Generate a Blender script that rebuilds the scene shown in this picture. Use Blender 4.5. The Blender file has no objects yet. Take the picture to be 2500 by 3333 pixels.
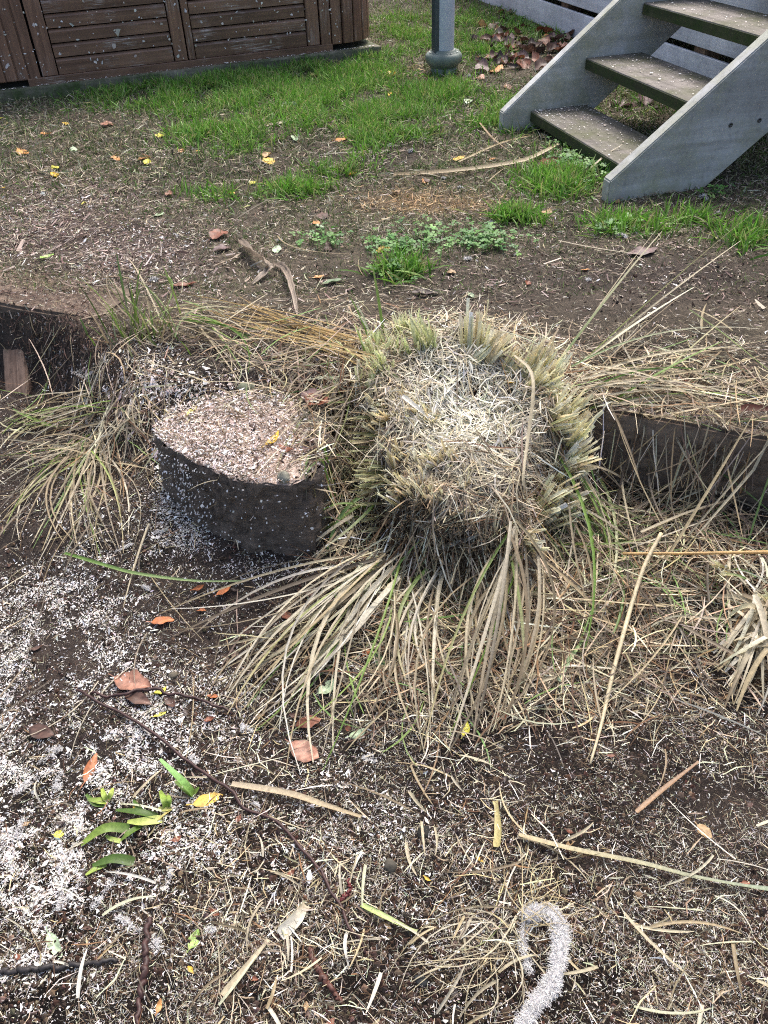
import bpy, bmesh, math, random
import numpy as np
from mathutils import Vector, Matrix
rng = np.random.default_rng(7); random.seed(7)
scene = bpy.context.scene; COL = scene.collection
PI = math.pi

# ---------------------------------------------------------------- camera, sky, sun, exposure
SW, SH = 2500, 3333
F, PITCH, ROLL, CH = 2614.0, math.radians(40.125), math.radians(2.41), 1.0
fw = np.array([0, math.cos(PITCH), -math.sin(PITCH)]); up0 = np.array([0, math.sin(PITCH), math.cos(PITCH)]); rt0 = np.array([1., 0, 0])
RT = rt0*math.cos(ROLL) - up0*math.sin(ROLL); UP = rt0*math.sin(ROLL) + up0*math.cos(ROLL)
cam = bpy.data.cameras.new('camera'); cam_o = bpy.data.objects.new('camera', cam); COL.objects.link(cam_o)
cam.sensor_fit = 'VERTICAL'; cam.sensor_height = 36.0; cam.lens = F/SH*36.0; cam.clip_start = .02; cam.clip_end = 300
M = Matrix.Identity(4)
for i in range(3):
    M[i][0] = RT[i]; M[i][1] = UP[i]; M[i][2] = -fw[i]
M[2][3] = CH; cam_o.matrix_world = M; scene.camera = cam_o

SUN_EL, SUN_AZ = 58, 18           # azimuth measured from +Y (away from the camera) towards +X
world = bpy.data.worlds.new('World'); scene.world = world; world.use_nodes = True
wn = world.node_tree.nodes; bgn = wn['Background']
sky = wn.new('ShaderNodeTexSky'); sky.sky_type = 'NISHITA'; sky.sun_disc = False
sky.sun_elevation = math.radians(SUN_EL); sky.sun_rotation = math.radians(SUN_AZ); sky.dust_density = 6.0; sky.air_density = 1.0; sky.ozone_density = 1.0
world.node_tree.links.new(sky.outputs[0], bgn.inputs[0]); bgn.inputs[1].default_value = 0.15
sl = bpy.data.lights.new('sun', 'SUN'); sl.energy = 1.5; sl.angle = math.radians(24); sl.color = (1, .97, .93)
so = bpy.data.objects.new('sun', sl); COL.objects.link(so)
sd = Vector((math.sin(math.radians(SUN_AZ))*math.cos(math.radians(SUN_EL)), math.cos(math.radians(SUN_AZ))*math.cos(math.radians(SUN_EL)), math.sin(math.radians(SUN_EL))))
so.rotation_euler = sd.to_track_quat('Z', 'Y').to_euler(); so.location = (0, 3, 6)
vs = scene.view_settings; vs.view_transform = 'Standard'; vs.look = 'None'; vs.gamma = 1; vs.exposure = 1.05; vs.use_curve_mapping = False
scene.render.engine = 'CYCLES'; scene.cycles.use_denoising = False; scene.render.filter_size = 1.1; scene.cycles.filter_width = 1.1; scene.cycles.max_bounces = 6

# ---------------------------------------------------------------- helpers
V2S = 2500/1659.                   # the notes below are in pixels of a 1659 px wide view of the photograph
def S(r, g, b):
    f = lambda c: (c/255/12.92) if c/255 <= .04045 else ((c/255+.055)/1.055)**2.4
    return np.array([f(r), f(g), f(b)])
def ray(x, y):
    return fw + RT*((x*V2S-SW/2)/F) - UP*((y*V2S-SH/2)/F)
C0 = np.array([0, 0, CH])
def project(x, y, z):
    d = np.stack([x, y, z-CH], -1); dz = d@fw
    return (SW/2+F*(d@RT)/dz)/V2S, (SH/2-F*(d@UP)/dz)/V2S
def _h(i, j, s):
    v = np.sin(i*127.1+j*311.7+s*74.7)*43758.5453
    return v-np.floor(v)
def vn(x, y, s=0):
    x = np.asarray(x, float); y = np.asarray(y, float)
    i = np.floor(x); j = np.floor(y); fx = x-i; fy = y-j
    fx = fx*fx*(3-2*fx); fy = fy*fy*(3-2*fy)
    a = _h(i, j, s); b = _h(i+1, j, s); c = _h(i, j+1, s); d = _h(i+1, j+1, s)
    return (a+(b-a)*fx)+((c+(d-c)*fx)-(a+(b-a)*fx))*fy-.5
def sstep(t):
    t = np.clip(t, 0, 1); return t*t*(3-2*t)
BX = [-3, -1.3, -.9, -.75, -.6, -.42, -.2, 0, .4, .5, 3]
BW = [.06, .1, .16, .26, .32, .28, .24, .3, .3, .05, .05]
BO = [.06, .03, .02, -.06, -.13, -.12, -.06, .0, .0, .08, .08]
def line_y(x): return 1.72-.43*x
def terrain(x, y):
    x = np.asarray(x, float); y = np.asarray(y, float)
    s = (y-line_y(x))/1.0885
    terr = .03*vn(x*1.3, y*1.3, 1)+.016*vn(x*5, y*5, 2)+.007*vn(x*17, y*17, 3)
    terr = terr*np.clip(np.abs(s-.1)*3+.25, .25, 1)
    low = -.205-.11*np.clip((1.22-y)/.85, -.2, 4)+.05*vn(x*2.3, y*2.3, 4)+.022*vn(x*8, y*8, 5)+.010*vn(x*24, y*24, 6)
    low = low+.05*np.exp(-((x+.62)/.2)**2-((y-1.5)/.22)**2)+.035*np.exp(-((x+.36)/.22)**2-((y-1.33)/.16)**2)
    low = low-.035*np.exp(-((x-.205)/.05)**2-((y-.62)/.06)**2)       # the little hole by the wool
    bw = np.interp(x, BX, BW); bo = np.interp(x, BX, BO)
    t = sstep((s-(bo-bw))/bw)
    return low+(terr-low)*t
TC = (.18, 1.5); TRX, TRY = .262, .37
STC = (-.312, 1.455); STR = .195
def mound(x, y):
    dx = np.asarray(x)-TC[0]; dy = np.asarray(y)-TC[1]
    a = np.arctan2(dy, dx)
    k = 1+.07*np.sin(3*a+.6)+.06*np.sin(5*a+2)+.04*np.sin(9*a+1)
    q = np.sqrt((dx/TRX)**2+(dy/TRY)**2)/k
    ztop = .02+.09*dy/.3+.035*vn(x*6, y*6, 8)-.025*np.exp(-((dx-.02)/.12)**2-((dy-.02)/.15)**2)+.025*vn(x*16, y*16, 9)+.012*vn(x*40, y*40, 10)
    ztop = np.minimum(ztop, .105)
    e = sstep((1.0-q)/.33)
    return -.24+(ztop+.24)*e
_SO = [(332, 925), (350, 958), (400, 985), (450, 1010), (505, 1035), (565, 1047), (650, 1050), (688, 1010), (702, 950), (690, 895), (640, 862), (560, 848), (470, 858), (400, 878), (350, 900)]
_SP = np.array([(lambda d: (C0+d*(-CH/d[2]))[:2])(ray(x_, y_)) for x_, y_ in _SO])-np.array(STC)
_SA = np.arctan2(_SP[:, 1], _SP[:, 0]) % (2*PI); _SR = np.hypot(_SP[:, 0], _SP[:, 1]); _o = np.argsort(_SA); _SA, _SR = _SA[_o], _SR[_o]
_sa = np.linspace(0, 2*PI, 361)[:-1]; _sr = np.interp(_sa, _SA, _SR, period=2*PI)
for _ in range(40): _sr = (np.roll(_sr, 2)+_sr*2+np.roll(_sr, -2))/4
def stump_r(a):
    a = np.asarray(a)
    return np.interp(np.mod(a, 2*PI), _sa, _sr, period=2*PI)*(1+.012*np.sin(7*a)+.01*np.sin(13*a+1))
def surf(x, y):
    z = np.maximum(terrain(x, y), mound(x, y))
    s_ = (y-line_y(x))/1.0885
    z = np.where((s_ > 0) & (s_ < .1) & (x > .47), np.maximum(z, .006), z); z = np.where((s_ > 0) & (s_ < .21) & (x < -.765), np.maximum(z, .008), z); z = np.where((s_ > .015) & (s_ < .115) & (x > -.4) & (x < .02), np.maximum(z, .003), z)
    dx = np.asarray(x)-STC[0]; dy = np.asarray(y)-STC[1]
    ins = np.hypot(dx, dy) < stump_r(np.arctan2(dy, dx))
    return np.where(ins, np.maximum(z, .004), z)
_t = np.geomspace(.6, 14, 1600)
def P3(x, y, lift=0., fn=surf):
    d = ray(x, y); P = C0[None]+_t[:, None]*d[None]
    g = P[:, 2]-fn(P[:, 0], P[:, 1])-lift
    k = np.argmax(g < 0)
    if g[k] >= 0: k = len(_t)-1
    if k == 0: return P[0]
    w = g[k-1]/(g[k-1]-g[k]+1e-12)
    return P[k-1]+(P[k]-P[k-1])*w
def PY(x, y, Y):
    d = ray(x, y); return C0+d*(Y/d[1])
def gauss(px, py, spots):
    w = np.zeros_like(px)
    for cx, cy, rx, ry, a in spots:
        w = w+a*np.exp(-((px-cx)/rx)**2-((py-cy)/ry)**2)
    return w
def scatter(n, weight, ymax=8., ymin=.22, power=2.0, seed=0, tries=40):
    """n points (x, y) on the ground, thinner with distance, kept where weight(px, py, x, y) says so"""
    r = np.random.default_rng(seed+100); out = []; tot = 0
    for _ in range(tries):
        m = max(4000, n)
        v = r.random(m)
        y = ymin*(ymax/ymin)**v if power == 2 else ymin+(ymax-ymin)*v
        x = (r.random(m)*2-1)*(.62*y+.55)
        px, py = project(x, y, terrain(x, y))
        k = r.random(m) < np.clip(weight(px, py, x, y), 0, 1)
        out.append(np.stack([x[k], y[k]], 1)); tot += k.sum()
        if tot >= n: break
    return np.concatenate(out)[:n]

# ---------------------------------------------------------------- meshes
def mesh_np(name, V, faces, col=None, mat=None, smooth=True):
    """faces: (F,k) int array or list of arrays"""
    me = bpy.data.meshes.new(name)
    if not isinstance(faces, list): faces = [faces]
    V = np.asarray(V, np.float32).reshape(-1, 3)
    tot = np.concatenate([np.full(len(f), f.shape[1], np.int32) for f in faces])
    idx = np.concatenate([np.asarray(f, np.int32).ravel() for f in faces])
    me.vertices.add(len(V)); me.vertices.foreach_set('co', V.ravel())
    me.loops.add(len(idx)); me.loops.foreach_set('vertex_index', idx)
    me.polygons.add(len(tot)); st = np.zeros(len(tot), np.int32); st[1:] = np.cumsum(tot)[:-1]
    me.polygons.foreach_set('loop_start', st); me.polygons.foreach_set('loop_total', tot)
    me.polygons.foreach_set('use_smooth', np.full(len(tot), smooth))
    me.update(calc_edges=True)
    if col is not None:
        a = me.color_attributes.new('Col', 'FLOAT_COLOR', 'POINT')
        c = np.ones((len(V), 4), np.float32); c[:, :3] = np.asarray(col, np.float32).reshape(-1, 3)
        a.data.foreach_set('color', c.ravel())
    if mat: me.materials.append(mat)
    return me
def link(name, me, parent=None, loc=None):
    o = bpy.data.objects.new(name, me); COL.objects.link(o)
    if parent: o.parent = parent
    if loc is not None: o.location = loc
    return o
def tag(o, label, cat, group=None, kind=None):
    if label: o['label'] = label
    if cat: o['category'] = cat
    if group: o['group'] = group
    if kind: o['kind'] = kind
    return o
def thing(name, label, cat, loc=(0, 0, 0), rz=0, group=None):
    o = link(name, None, loc=loc); o.rotation_euler = (0, 0, rz); o.empty_display_size = .05
    return tag(o, label, cat, group)
def ribbons(P, Wd, col, fold=0., roll=None, cols=3, seed=0, upv=(0, 0, 1)):
    """P (N,K,3) centre lines, Wd (N,K) half widths, col (N,K,3) -> V, faces, colours. cols=2 flat, cols=3 folded along the midrib"""
    r = np.random.default_rng(seed+5); N, K, _ = P.shape
    T = np.gradient(P, axis=1); T /= np.linalg.norm(T, axis=2, keepdims=True)+1e-9
    upv = np.asarray(upv, float)
    if upv.ndim == 1: upv = np.broadcast_to(upv, (N, 3))
    side = np.cross(T, upv[:, None, :]); ln = np.linalg.norm(side, axis=2, keepdims=True)
    side = np.where(ln > .05, side/(ln+1e-9), np.array([1., 0, 0]))
    nor = np.cross(side, T)
    if roll is None: roll = r.normal(0, .5, N)
    roll = np.broadcast_to(np.asarray(roll, float).reshape(N, -1), (N, K))
    c, s = np.cos(roll)[..., None], np.sin(roll)[..., None]
    sd, no = side*c+nor*s, nor*c-side*s
    w = Wd[..., None]
    if cols == 2:
        V = np.stack([P-sd*w, P+sd*w], 2); cc = np.stack([col, col], 2)
    else:
        V = np.stack([P-sd*w+no*w*fold, P, P+sd*w+no*w*fold], 2); cc = np.stack([col*.94, col, col*1.04], 2)
    m = cols
    base = (np.arange(N)*K*m)[:, None, None]; kk = (np.arange(K-1)*m)[None, :, None]; jj = np.arange(m-1)[None, None, :]
    a = (base+kk+jj).reshape(-1)
    Fq = np.stack([a, a+1, a+1+m, a+m], 1)
    return V.reshape(-1, 3), Fq, cc.reshape(-1, 3)
def pick(n, cols, var=.15, seed=0):
    r = np.random.default_rng(seed+17)
    c = np.array(cols)[r.integers(0, len(cols), n)]
    return np.clip(c*np.exp(r.normal(0, var, (n, 1)))*np.exp(r.normal(0, var*.25, (n, 3))), 0, .9)
def strips(xy, L, w, col, lift=(0, .006), seed=0, K=3, bend=.25, cols=2, fold=.5, ang=None, stand=0., hfn=surf, taper=.6):
    """loose strips lying on the ground"""
    r = np.random.default_rng(seed+31); N = len(xy)
    a = r.random(N)*2*PI if ang is None else ang
    t = np.linspace(-.5, .5, K)
    d = np.stack([np.cos(a), np.sin(a)], 1); pr = np.stack([-d[:, 1], d[:, 0]], 1)
    b = r.normal(0, bend, N)
    c = xy[:, None, :]+d[:, None, :]*(t[None, :, None]*L[:, None, None])+pr[:, None, :]*((t**2)[None, :, None]*(b*L)[:, None, None])
    z = hfn(c[..., 0], c[..., 1])
    zl = (z[:, :1]*(.5-t)[None]+z[:, -1:]*(.5+t)[None])          # straight between its ends
    z = np.maximum(z, zl)
    # stop short strips climbing vertical steps
    z = np.where(np.abs(z-z[:, K//2:K//2+1]) > .8*L[:, None]+.004, z[:, K//2:K//2+1], z)
    z = z+(lift[0]+(lift[1]-lift[0])*r.random(N)**2)[:, None]+(np.abs(r.normal(0, 1, N))*stand*L)[:, None]*(t+.5)[None]
    P = np.concatenate([c, z[..., None]], 2)
    wp = 1-taper*np.abs(2*t)**2.5
    W_ = (w/2)[:, None]*wp[None]
    return ribbons(P, W_, np.repeat(col[:, None, :], K, 1), fold, None, cols, seed)
def join(parts):
    Vs, Fs, Cs, n = [], [], [], 0
    for V, Fq, c in parts:
        Vs.append(V); Fs.append(Fq+n); Cs.append(c); n += len(V)
    return np.concatenate(Vs), np.concatenate(Fs), np.concatenate(Cs)
def bez(A, B, Cc, K):
    t = np.linspace(0, 1, K)[:, None]; return (1-t)**2*A+2*t*(1-t)*B+t**2*Cc
def catmull(pts, n):
    p = np.array(pts, float); p = np.vstack([2*p[0]-p[1], p, 2*p[-1]-p[-2]]); out = []
    m = len(p)-3
    for q in np.linspace(0, m-1e-6, n):
        i = int(q); t = q-i; a, b, c, d = p[i:i+4]
        out.append(.5*((2*b)+(c-a)*t+(2*a-5*b+4*c-d)*t*t+(3*b-a-3*c+d)*t**3))
    return np.array(out)
def box_mesh(name, sx, sy, sz, mat, bev=.003, seg=2, off=(0, 0, 0)):
    bm = bmesh.new(); bmesh.ops.create_cube(bm, size=1)
    for v in bm.verts: v.co = Vector((v.co.x*sx+off[0], v.co.y*sy+off[1], v.co.z*sz+off[2]))
    if bev: bmesh.ops.bevel(bm, geom=bm.edges[:], offset=bev, segments=seg, affect='EDGES', profile=.6)
    me = bpy.data.meshes.new(name); bm.to_mesh(me); bm.free(); me.materials.append(mat); return me
def tube(pts, rad, n=7, K=None):
    P = catmull(pts, K) if K else np.array(pts, float)
    K = len(P); rad = np.broadcast_to(np.asarray(rad, float), (K,)) if np.ndim(rad) == 0 else np.interp(np.linspace(0, 1, K), np.linspace(0, 1, len(rad)), rad)
    T = np.gradient(P, axis=0); T /= np.linalg.norm(T, axis=1, keepdims=True)+1e-9
    up = np.array([0, 0, 1.]) if abs(T[0, 2]) < .9 else np.array([1., 0, 0])
    s = np.cross(T, up); s /= np.linalg.norm(s, axis=1, keepdims=True)+1e-9; u = np.cross(s, T)
    a = np.arange(n)/n*2*PI
    V = P[:, None]+rad[:, None, None]*(s[:, None]*np.cos(a)[None, :, None]+u[:, None]*np.sin(a)[None, :, None])
    i = np.arange(K-1)[:, None]*n; j = np.arange(n)[None]; j2 = (j+1) % n
    Fq = np.stack([(i+j), (i+j2), (i+n+j2), (i+n+j)], -1).reshape(-1, 4)
    V = V.reshape(-1, 3); V = np.vstack([V, P[0], P[-1]]); e0, e1 = len(V)-2, len(V)-1
    j = np.arange(n); caps = np.vstack([np.stack([np.full(n, e0), (j+1) % n, j], 1), np.stack([np.full(n, e1), (K-1)*n+j, (K-1)*n+(j+1) % n], 1)])
    return V, [Fq, caps]

# ---------------------------------------------------------------- materials
def mat(name):
    m = bpy.data.materials.new(name); m.use_nodes = True; nt = m.node_tree
    return m, nt.nodes, nt.links, nt.nodes['Principled BSDF'], nt.nodes['Material Output']
def nz(n, l, scale, detail=4, rough=.6, vec=None, dist=0.):
    t = n.new('ShaderNodeTexNoise'); t.inputs['Scale'].default_value = scale; t.inputs['Detail'].default_value = detail
    t.inputs['Roughness'].default_value = rough; t.inputs['Distortion'].default_value = dist
    if vec: l.new(vec, t.inputs['Vector'])
    return t
def ramp(n, l, src, stops):
    r = n.new('ShaderNodeValToRGB'); e = r.color_ramp.elements
    while len(e) < len(stops): e.new(.5)
    for k, (p, c) in enumerate(stops):
        e[k].position = p; e[k].color = (*[float(q) for q in (c if np.ndim(c) else (c, c, c))], 1)
    l.new(src, r.inputs[0]); return r
def mix(n, l, a, b, fac, mode='MIX'):
    m = n.new('ShaderNodeMix'); m.data_type = 'RGBA'; m.blend_type = mode
    for s, v in ((m.inputs[0], fac), (m.inputs[6], a), (m.inputs[7], b)):
        if isinstance(v, bpy.types.NodeSocket): l.new(v, s)
        elif np.ndim(v): s.default_value = (*[float(q) for q in v], 1)
        else: s.default_value = float(v)
    return m.outputs[2]
def bump(n, l, h, strength, dist, bsdf):
    b = n.new('ShaderNodeBump'); b.inputs['Strength'].default_value = strength; b.inputs['Distance'].default_value = dist
    l.new(h, b.inputs['Height']); l.new(b.outputs[0], bsdf.inputs['Normal']); return b
def coords(n, scale=(1, 1, 1), kind='Object'):
    tc = n.new('ShaderNodeTexCoord'); mp = n.new('ShaderNodeMapping'); mp.inputs['Scale'].default_value = scale
    n.id_data.links.new(tc.outputs[kind], mp.inputs[0]); return mp.outputs[0]
def attr_mat(name, rough=.65, trans=0., var=.25, vscale=90, spec=.3):
    m, n, l, b, o = mat(name)
    at = n.new('ShaderNodeAttribute'); at.attribute_name = 'Col'
    v = coords(n); t = nz(n, l, vscale, 3, .6, v)
    c = mix(n, l, at.outputs['Color'], ramp(n, l, t.outputs[0], [(.3, 1-var), (.7, 1+var*.5)]).outputs[0], 1., 'MULTIPLY')
    l.new(c, b.inputs['Base Color']); b.inputs['Roughness'].default_value = rough; b.inputs['Specular IOR Level'].default_value = spec
    if trans:
        tr = n.new('ShaderNodeBsdfTranslucent'); l.new(c, tr.inputs[0]); ms = n.new('ShaderNodeMixShader'); ms.inputs[0].default_value = trans
        l.new(b.outputs[0], ms.inputs[1]); l.new(tr.outputs[0], ms.inputs[2]); l.new(ms.outputs[0], o.inputs[0])
    return m
M_BLADE = attr_mat('grass_blade', .5, .33, .3, 160, .4)
M_LITTER = attr_mat('straw_litter', .7, .1, .2, 300)
M_FLAKE = attr_mat('wood_shaving', .85, .15, .1, 300, .15)
M_FLUFF = attr_mat('seed_fluff', .95, .35, .1, 200, .05)
M_LEAF = attr_mat('fallen_leaf', .5, .15, .55, 70, .4)
M_CRUMB = attr_mat('soil_crumb', .9, 0, .3, 200, .2)
M_TWIG = attr_mat('twig_bark', .55, 0, .5, 160, .4)
def soil_mat():
    m, n, l, b, o = mat('soil')
    at = n.new('ShaderNodeAttribute'); at.attribute_name = 'Col'
    v = coords(n)
    a = nz(n, l, 9, 5, .65, v); f = nz(n, l, 140, 6, .75, v); g = nz(n, l, 520, 2, .6, v)
    c = mix(n, l, at.outputs['Color'], ramp(n, l, a.outputs[0], [(.3, .6), (.7, 1.35)]).outputs[0], 1., 'MULTIPLY')
    c = mix(n, l, c, ramp(n, l, f.outputs[0], [(.32, .45), (.5, 1.), (.72, 1.7)]).outputs[0], 1., 'MULTIPLY')
    c = mix(n, l, c, S(176, 160, 140), ramp(n, l, g.outputs[0], [(.62, 0.), (.7, .35)]).outputs[0])
    l.new(c, b.inputs['Base Color']); b.inputs['Roughness'].default_value = .92; b.inputs['Specular IOR Level'].default_value = .25
    h = mix(n, l, f.outputs[0], g.outputs[0], .4)
    bump(n, l, h, 1., .012, b); return m
M_SOIL = soil_mat()
def wood(name, dark, light, axis=0, rough=.55, moss=None, scuff=None, dirt=.0, gs=1., spec=.4, bstr=.35):
    m, n, l, b, o = mat(name)
    sc = [38*gs]*3; sc[axis] = 2.2*gs
    info = n.new('ShaderNodeObjectInfo')
    tc = n.new('ShaderNodeTexCoord'); ad = n.new('ShaderNodeVectorMath'); ad.operation = 'ADD'
    mu = n.new('ShaderNodeVectorMath'); mu.operation = 'SCALE'; mu.inputs[0].default_value = (7.3, 3.1, 5.7); l.new(info.outputs['Random'], mu.inputs['Scale'])
    l.new(tc.outputs['Object'], ad.inputs[0]); l.new(mu.outputs[0], ad.inputs[1])
    mp = n.new('ShaderNodeMapping'); mp.inputs['Scale'].default_value = sc; l.new(ad.outputs[0], mp.inputs[0])
    g = nz(n, l, 1., 6, .65, mp.outputs[0], .6); big = nz(n, l, 3.5, 4, .6, ad.outputs[0]); fine = nz(n, l, 5., 4, .7, mp.outputs[0])
    c = ramp(n, l, g.outputs[0], [(.3, dark), (.72, light)]).outputs[0]
    c = mix(n, l, c, ramp(n, l, big.outputs[0], [(.3, .72), (.7, 1.22)]).outputs[0], 1., 'MULTIPLY')
    c = mix(n, l, c, ramp(n, l, info.outputs['Random'], [(0, .86), (1, 1.14)]).outputs[0], 1., 'MULTIPLY')
    if scuff is not None:
        q = n.new('ShaderNodeMath'); q.operation = 'MULTIPLY'; l.new(ramp(n, l, fine.outputs[0], [(.5, 0.), (.62, 1.)]).outputs[0], q.inputs[0])
        l.new(ramp(n, l, nz(n, l, 5, 3, .6, ad.outputs[0]).outputs[0], [(.52, 0.), (.66, 1.)]).outputs[0], q.inputs[1])
        c = mix(n, l, c, scuff, q.outputs[0])
    if moss is not None:
        mc, amt, msc = moss
        q = ramp(n, l, nz(n, l, msc, 6, .7, ad.outputs[0]).outputs[0], [(.5-amt*.25, 0.), (.72-amt*.15, 1.)])
        c = mix(n, l, c, mc, q.outputs[0])
    if dirt:
        q = ramp(n, l, nz(n, l, 60, 4, .7, ad.outputs[0]).outputs[0], [(.5, 0.), (.75, dirt)])
        c = mix(n, l, c, S(48, 42, 36), q.outputs[0])
    l.new(c, b.inputs['Base Color']); b.inputs['Roughness'].default_value = rough; b.inputs['Specular IOR Level'].default_value = spec
    bump(n, l, g.outputs[0], bstr, .003, b); return m
M_TUBX = wood('brown_stained_slat', S(92, 68, 55), S(140, 108, 88), 0, .45, scuff=S(172, 160, 152), spec=.45)
M_TUBZ = wood('brown_stained_board', S(90, 66, 55), S(142, 108, 88), 2, .42, scuff=S(150, 134, 126), spec=.45)
M_PLINTH = wood('mossy_plinth', S(96, 90, 82), S(142, 136, 124), 0, .85, moss=(S(70, 84, 52), .5, 9), dirt=.6, spec=.2)
M_STRING = wood('weathered_stringer', S(158, 158, 154), S(196, 198, 198), 0, .75, moss=(S(150, 152, 124), .3, 4), dirt=.3, gs=.6, spec=.3)
M_TREAD = wood('weathered_tread', S(84, 80, 76), S(138, 132, 127), 1, .75, moss=(S(84, 86, 64), .4, 8), dirt=.7, spec=.3)
M_TREADF = wood('mossy_tread_edge', S(44, 46, 34), S(84, 86, 62), 1, .85, moss=(S(48, 62, 30), .6, 14), dirt=.7, spec=.2)
M_DECK = wood('pale_deck_board', S(172, 178, 186), S(206, 212, 220), 0, .6, dirt=.3, gs=.6, spec=.3)
M_TIMBER = wood('old_sleeper', S(88, 75, 65), S(142, 126, 111), 0, .85, dirt=.8, gs=1.2, spec=.2, bstr=.8)
M_STAKE = wood('old_stake', S(96, 74, 62), S(150, 126, 108), 2, .85, dirt=.7, gs=1.3, spec=.2, bstr=.9)
def plain(name, col, rough=.5, metal=0., nscale=30, var=.2, bs=.2, spec=.5):
    m, n, l, b, o = mat(name); v = coords(n); t = nz(n, l, nscale, 5, .65, v)
    c = mix(n, l, col, ramp(n, l, t.outputs[0], [(.3, 1-var), (.7, 1+var)]).outputs[0], 1., 'MULTIPLY')
    l.new(c, b.inputs['Base Color']); b.inputs['Roughness'].default_value = rough; b.inputs['Metallic'].default_value = metal; b.inputs['Specular IOR Level'].default_value = spec
    bump(n, l, t.outputs[0], bs, .002, b); return m
M_POST = plain('grey_painted_post', S(180, 187, 196), .45, 0, 14, .12, .1)
M_POSTD = plain('dark_post_channel', S(62, 72, 74), .5, 0, 20, .2)
M_COLLAR = plain('green_grey_collar', S(108, 120, 112), .5, 0, 25, .25)
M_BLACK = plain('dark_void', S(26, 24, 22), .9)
M_SCREW = plain('screw_metal', S(86, 86, 86), .4, .8)
M_STONE = plain('stone', S(120, 118, 110), .85, 0, 60, .35, .8, .3)
M_CORE = plain('root_mass', S(70, 54, 41), .95, 0, 120, .5, 1., .2)
def bark_mat():
    m, n, l, b, o = mat('bark'); v = coords(n, (1, 1, 1)); v2 = coords(n, (1, 1, 2.2))
    a = nz(n, l, 26, 6, .7, v2, .8); vo = n.new('ShaderNodeTexVoronoi'); vo.feature = 'DISTANCE_TO_EDGE'; vo.inputs['Scale'].default_value = 60; vo.inputs['Randomness'].default_value = 1.; l.new(v2, vo.inputs[0])
    c = ramp(n, l, a.outputs[0], [(.3, S(84, 73, 65)), (.55, S(120, 106, 93)), (.8, S(158, 143, 126))]).outputs[0]
    c = mix(n, l, c, S(46, 41, 37), ramp(n, l, vo.outputs[0], [(0., .25), (.07, 0.)]).outputs[0])
    fl = nz(n, l, 160, 3, .6, v)
    c = mix(n, l, c, S(150, 140, 128), ramp(n, l, fl.outputs[0], [(.67, 0.), (.73, .5)]).outputs[0])
    l.new(c, b.inputs['Base Color']); b.inputs['Roughness'].default_value = .8
    h = mix(n, l, nz(n, l, 90, 6, .75, v2, .5).outputs[0], vo.outputs[0], .2); bump(n, l, h, 1., .014, b); return m
M_BARK = bark_mat()
def sawn_mat():
    m, n, l, b, o = mat('sawn_wood'); v = coords(n)
    w = n.new('ShaderNodeTexWave'); w.wave_type = 'RINGS'; w.rings_direction = 'Z'; w.inputs['Scale'].default_value = 34; w.inputs['Distortion'].default_value = 3.5; l.new(v, w.inputs[0])
    a = nz(n, l, 120, 5, .7, v); g = nz(n, l, 11, 4, .6, v)
    c = ramp(n, l, w.outputs[0], [(0, S(176, 154, 140)), (1, S(206, 188, 174))]).outputs[0]
    c = mix(n, l, c, S(110, 92, 80), ramp(n, l, a.outputs[0], [(.5, 0.), (.66, .8)]).outputs[0])
    c = mix(n, l, c, S(120, 100, 88), ramp(n, l, g.outputs[0], [(.5, 0.), (.7, .8)]).outputs[0])
    l.new(c, b.inputs['Base Color']); b.inputs['Roughness'].default_value = .9; bump(n, l, a.outputs[0], .8, .006, b); return m
M_SAWN = sawn_mat()

# ---------------------------------------------------------------- ground
GREEN_SPOTS = [(400, 205, 150, 26, .9), (560, 195, 130, 34, .95), (700, 175, 110, 34, 1.), (770, 140, 60, 22, .8), (470, 290, 70, 30, .75), (700, 240, 90, 30, .75), (790, 260, 45, 50, .6),
               (930, 215, 50, 26, .9), (965, 200, 40, 25, .9), (870, 275, 60, 30, .6), (640, 415, 50, 12, .45), (730, 370, 50, 12, .3), (470, 425, 60, 12, .22),
               (1100, 478, 60, 14, .9), (1060, 250, 60, 30, .5), (880, 70, 60, 40, .5), (1480, 490, 60, 18, .4), (1590, 510, 60, 22, .45), (1330, 490, 50, 14, .35), (1210, 390, 60, 30, .6),
               (1010, 60, 50, 50, .4), (1380, 200, 70, 40, .18), (1130, 60, 60, 26, .5), (870, 590, 40, 18, .3), (1040, 120, 50, 25, .4)]
CLOVER = [(860, 535, 55, 20, .9), (1040, 525, 60, 20, 1.), (850, 590, 40, 14, .7), (1280, 380, 55, 26, 1.), (1215, 345, 40, 25, .7), (700, 525, 40, 14, .5), (1130, 45, 45, 22, .8), (1215, 75, 25, 18, .8), (1540, 425, 25, 10, .6), (1330, 500, 40, 12, .6), (905, 520, 40, 20, .5)]
TAN_SPOTS = [(880, 435, 110, 26, 1.), (790, 280, 40, 22, .7), (1000, 445, 90, 18, .7), (930, 165, 50, 18, .5)]
BARE = [(1450, 600, 330, 75, 1.), (800, 335, 130, 22, .9), (560, 345, 60, 14, .5), (1540, 405, 120, 22, .7), (1000, 590, 200, 40, .5), (150, 270, 160, 20, .4), (690, 600, 160, 40, .4)]
PINK = [(130, 500, 260, 85, 1.), (330, 560, 140, 60, .7), (120, 400, 160, 50, .4)]
WHITE = [(60, 1780, 170, 230, 1.), (60, 1560, 160, 130, .8), (250, 1250, 160, 120, .6), (130, 1330, 150, 100, .6), (330, 820, 110, 60, .75), (300, 1600, 220, 140, .55), (130, 1980, 180, 160, .5), (560, 1900, 260, 200, .35), (400, 1150, 60, 90, .8), (370, 1080, 40, 50, .8), (240, 790, 90, 50, .5), (520, 1230, 110, 25, .6)]
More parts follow.
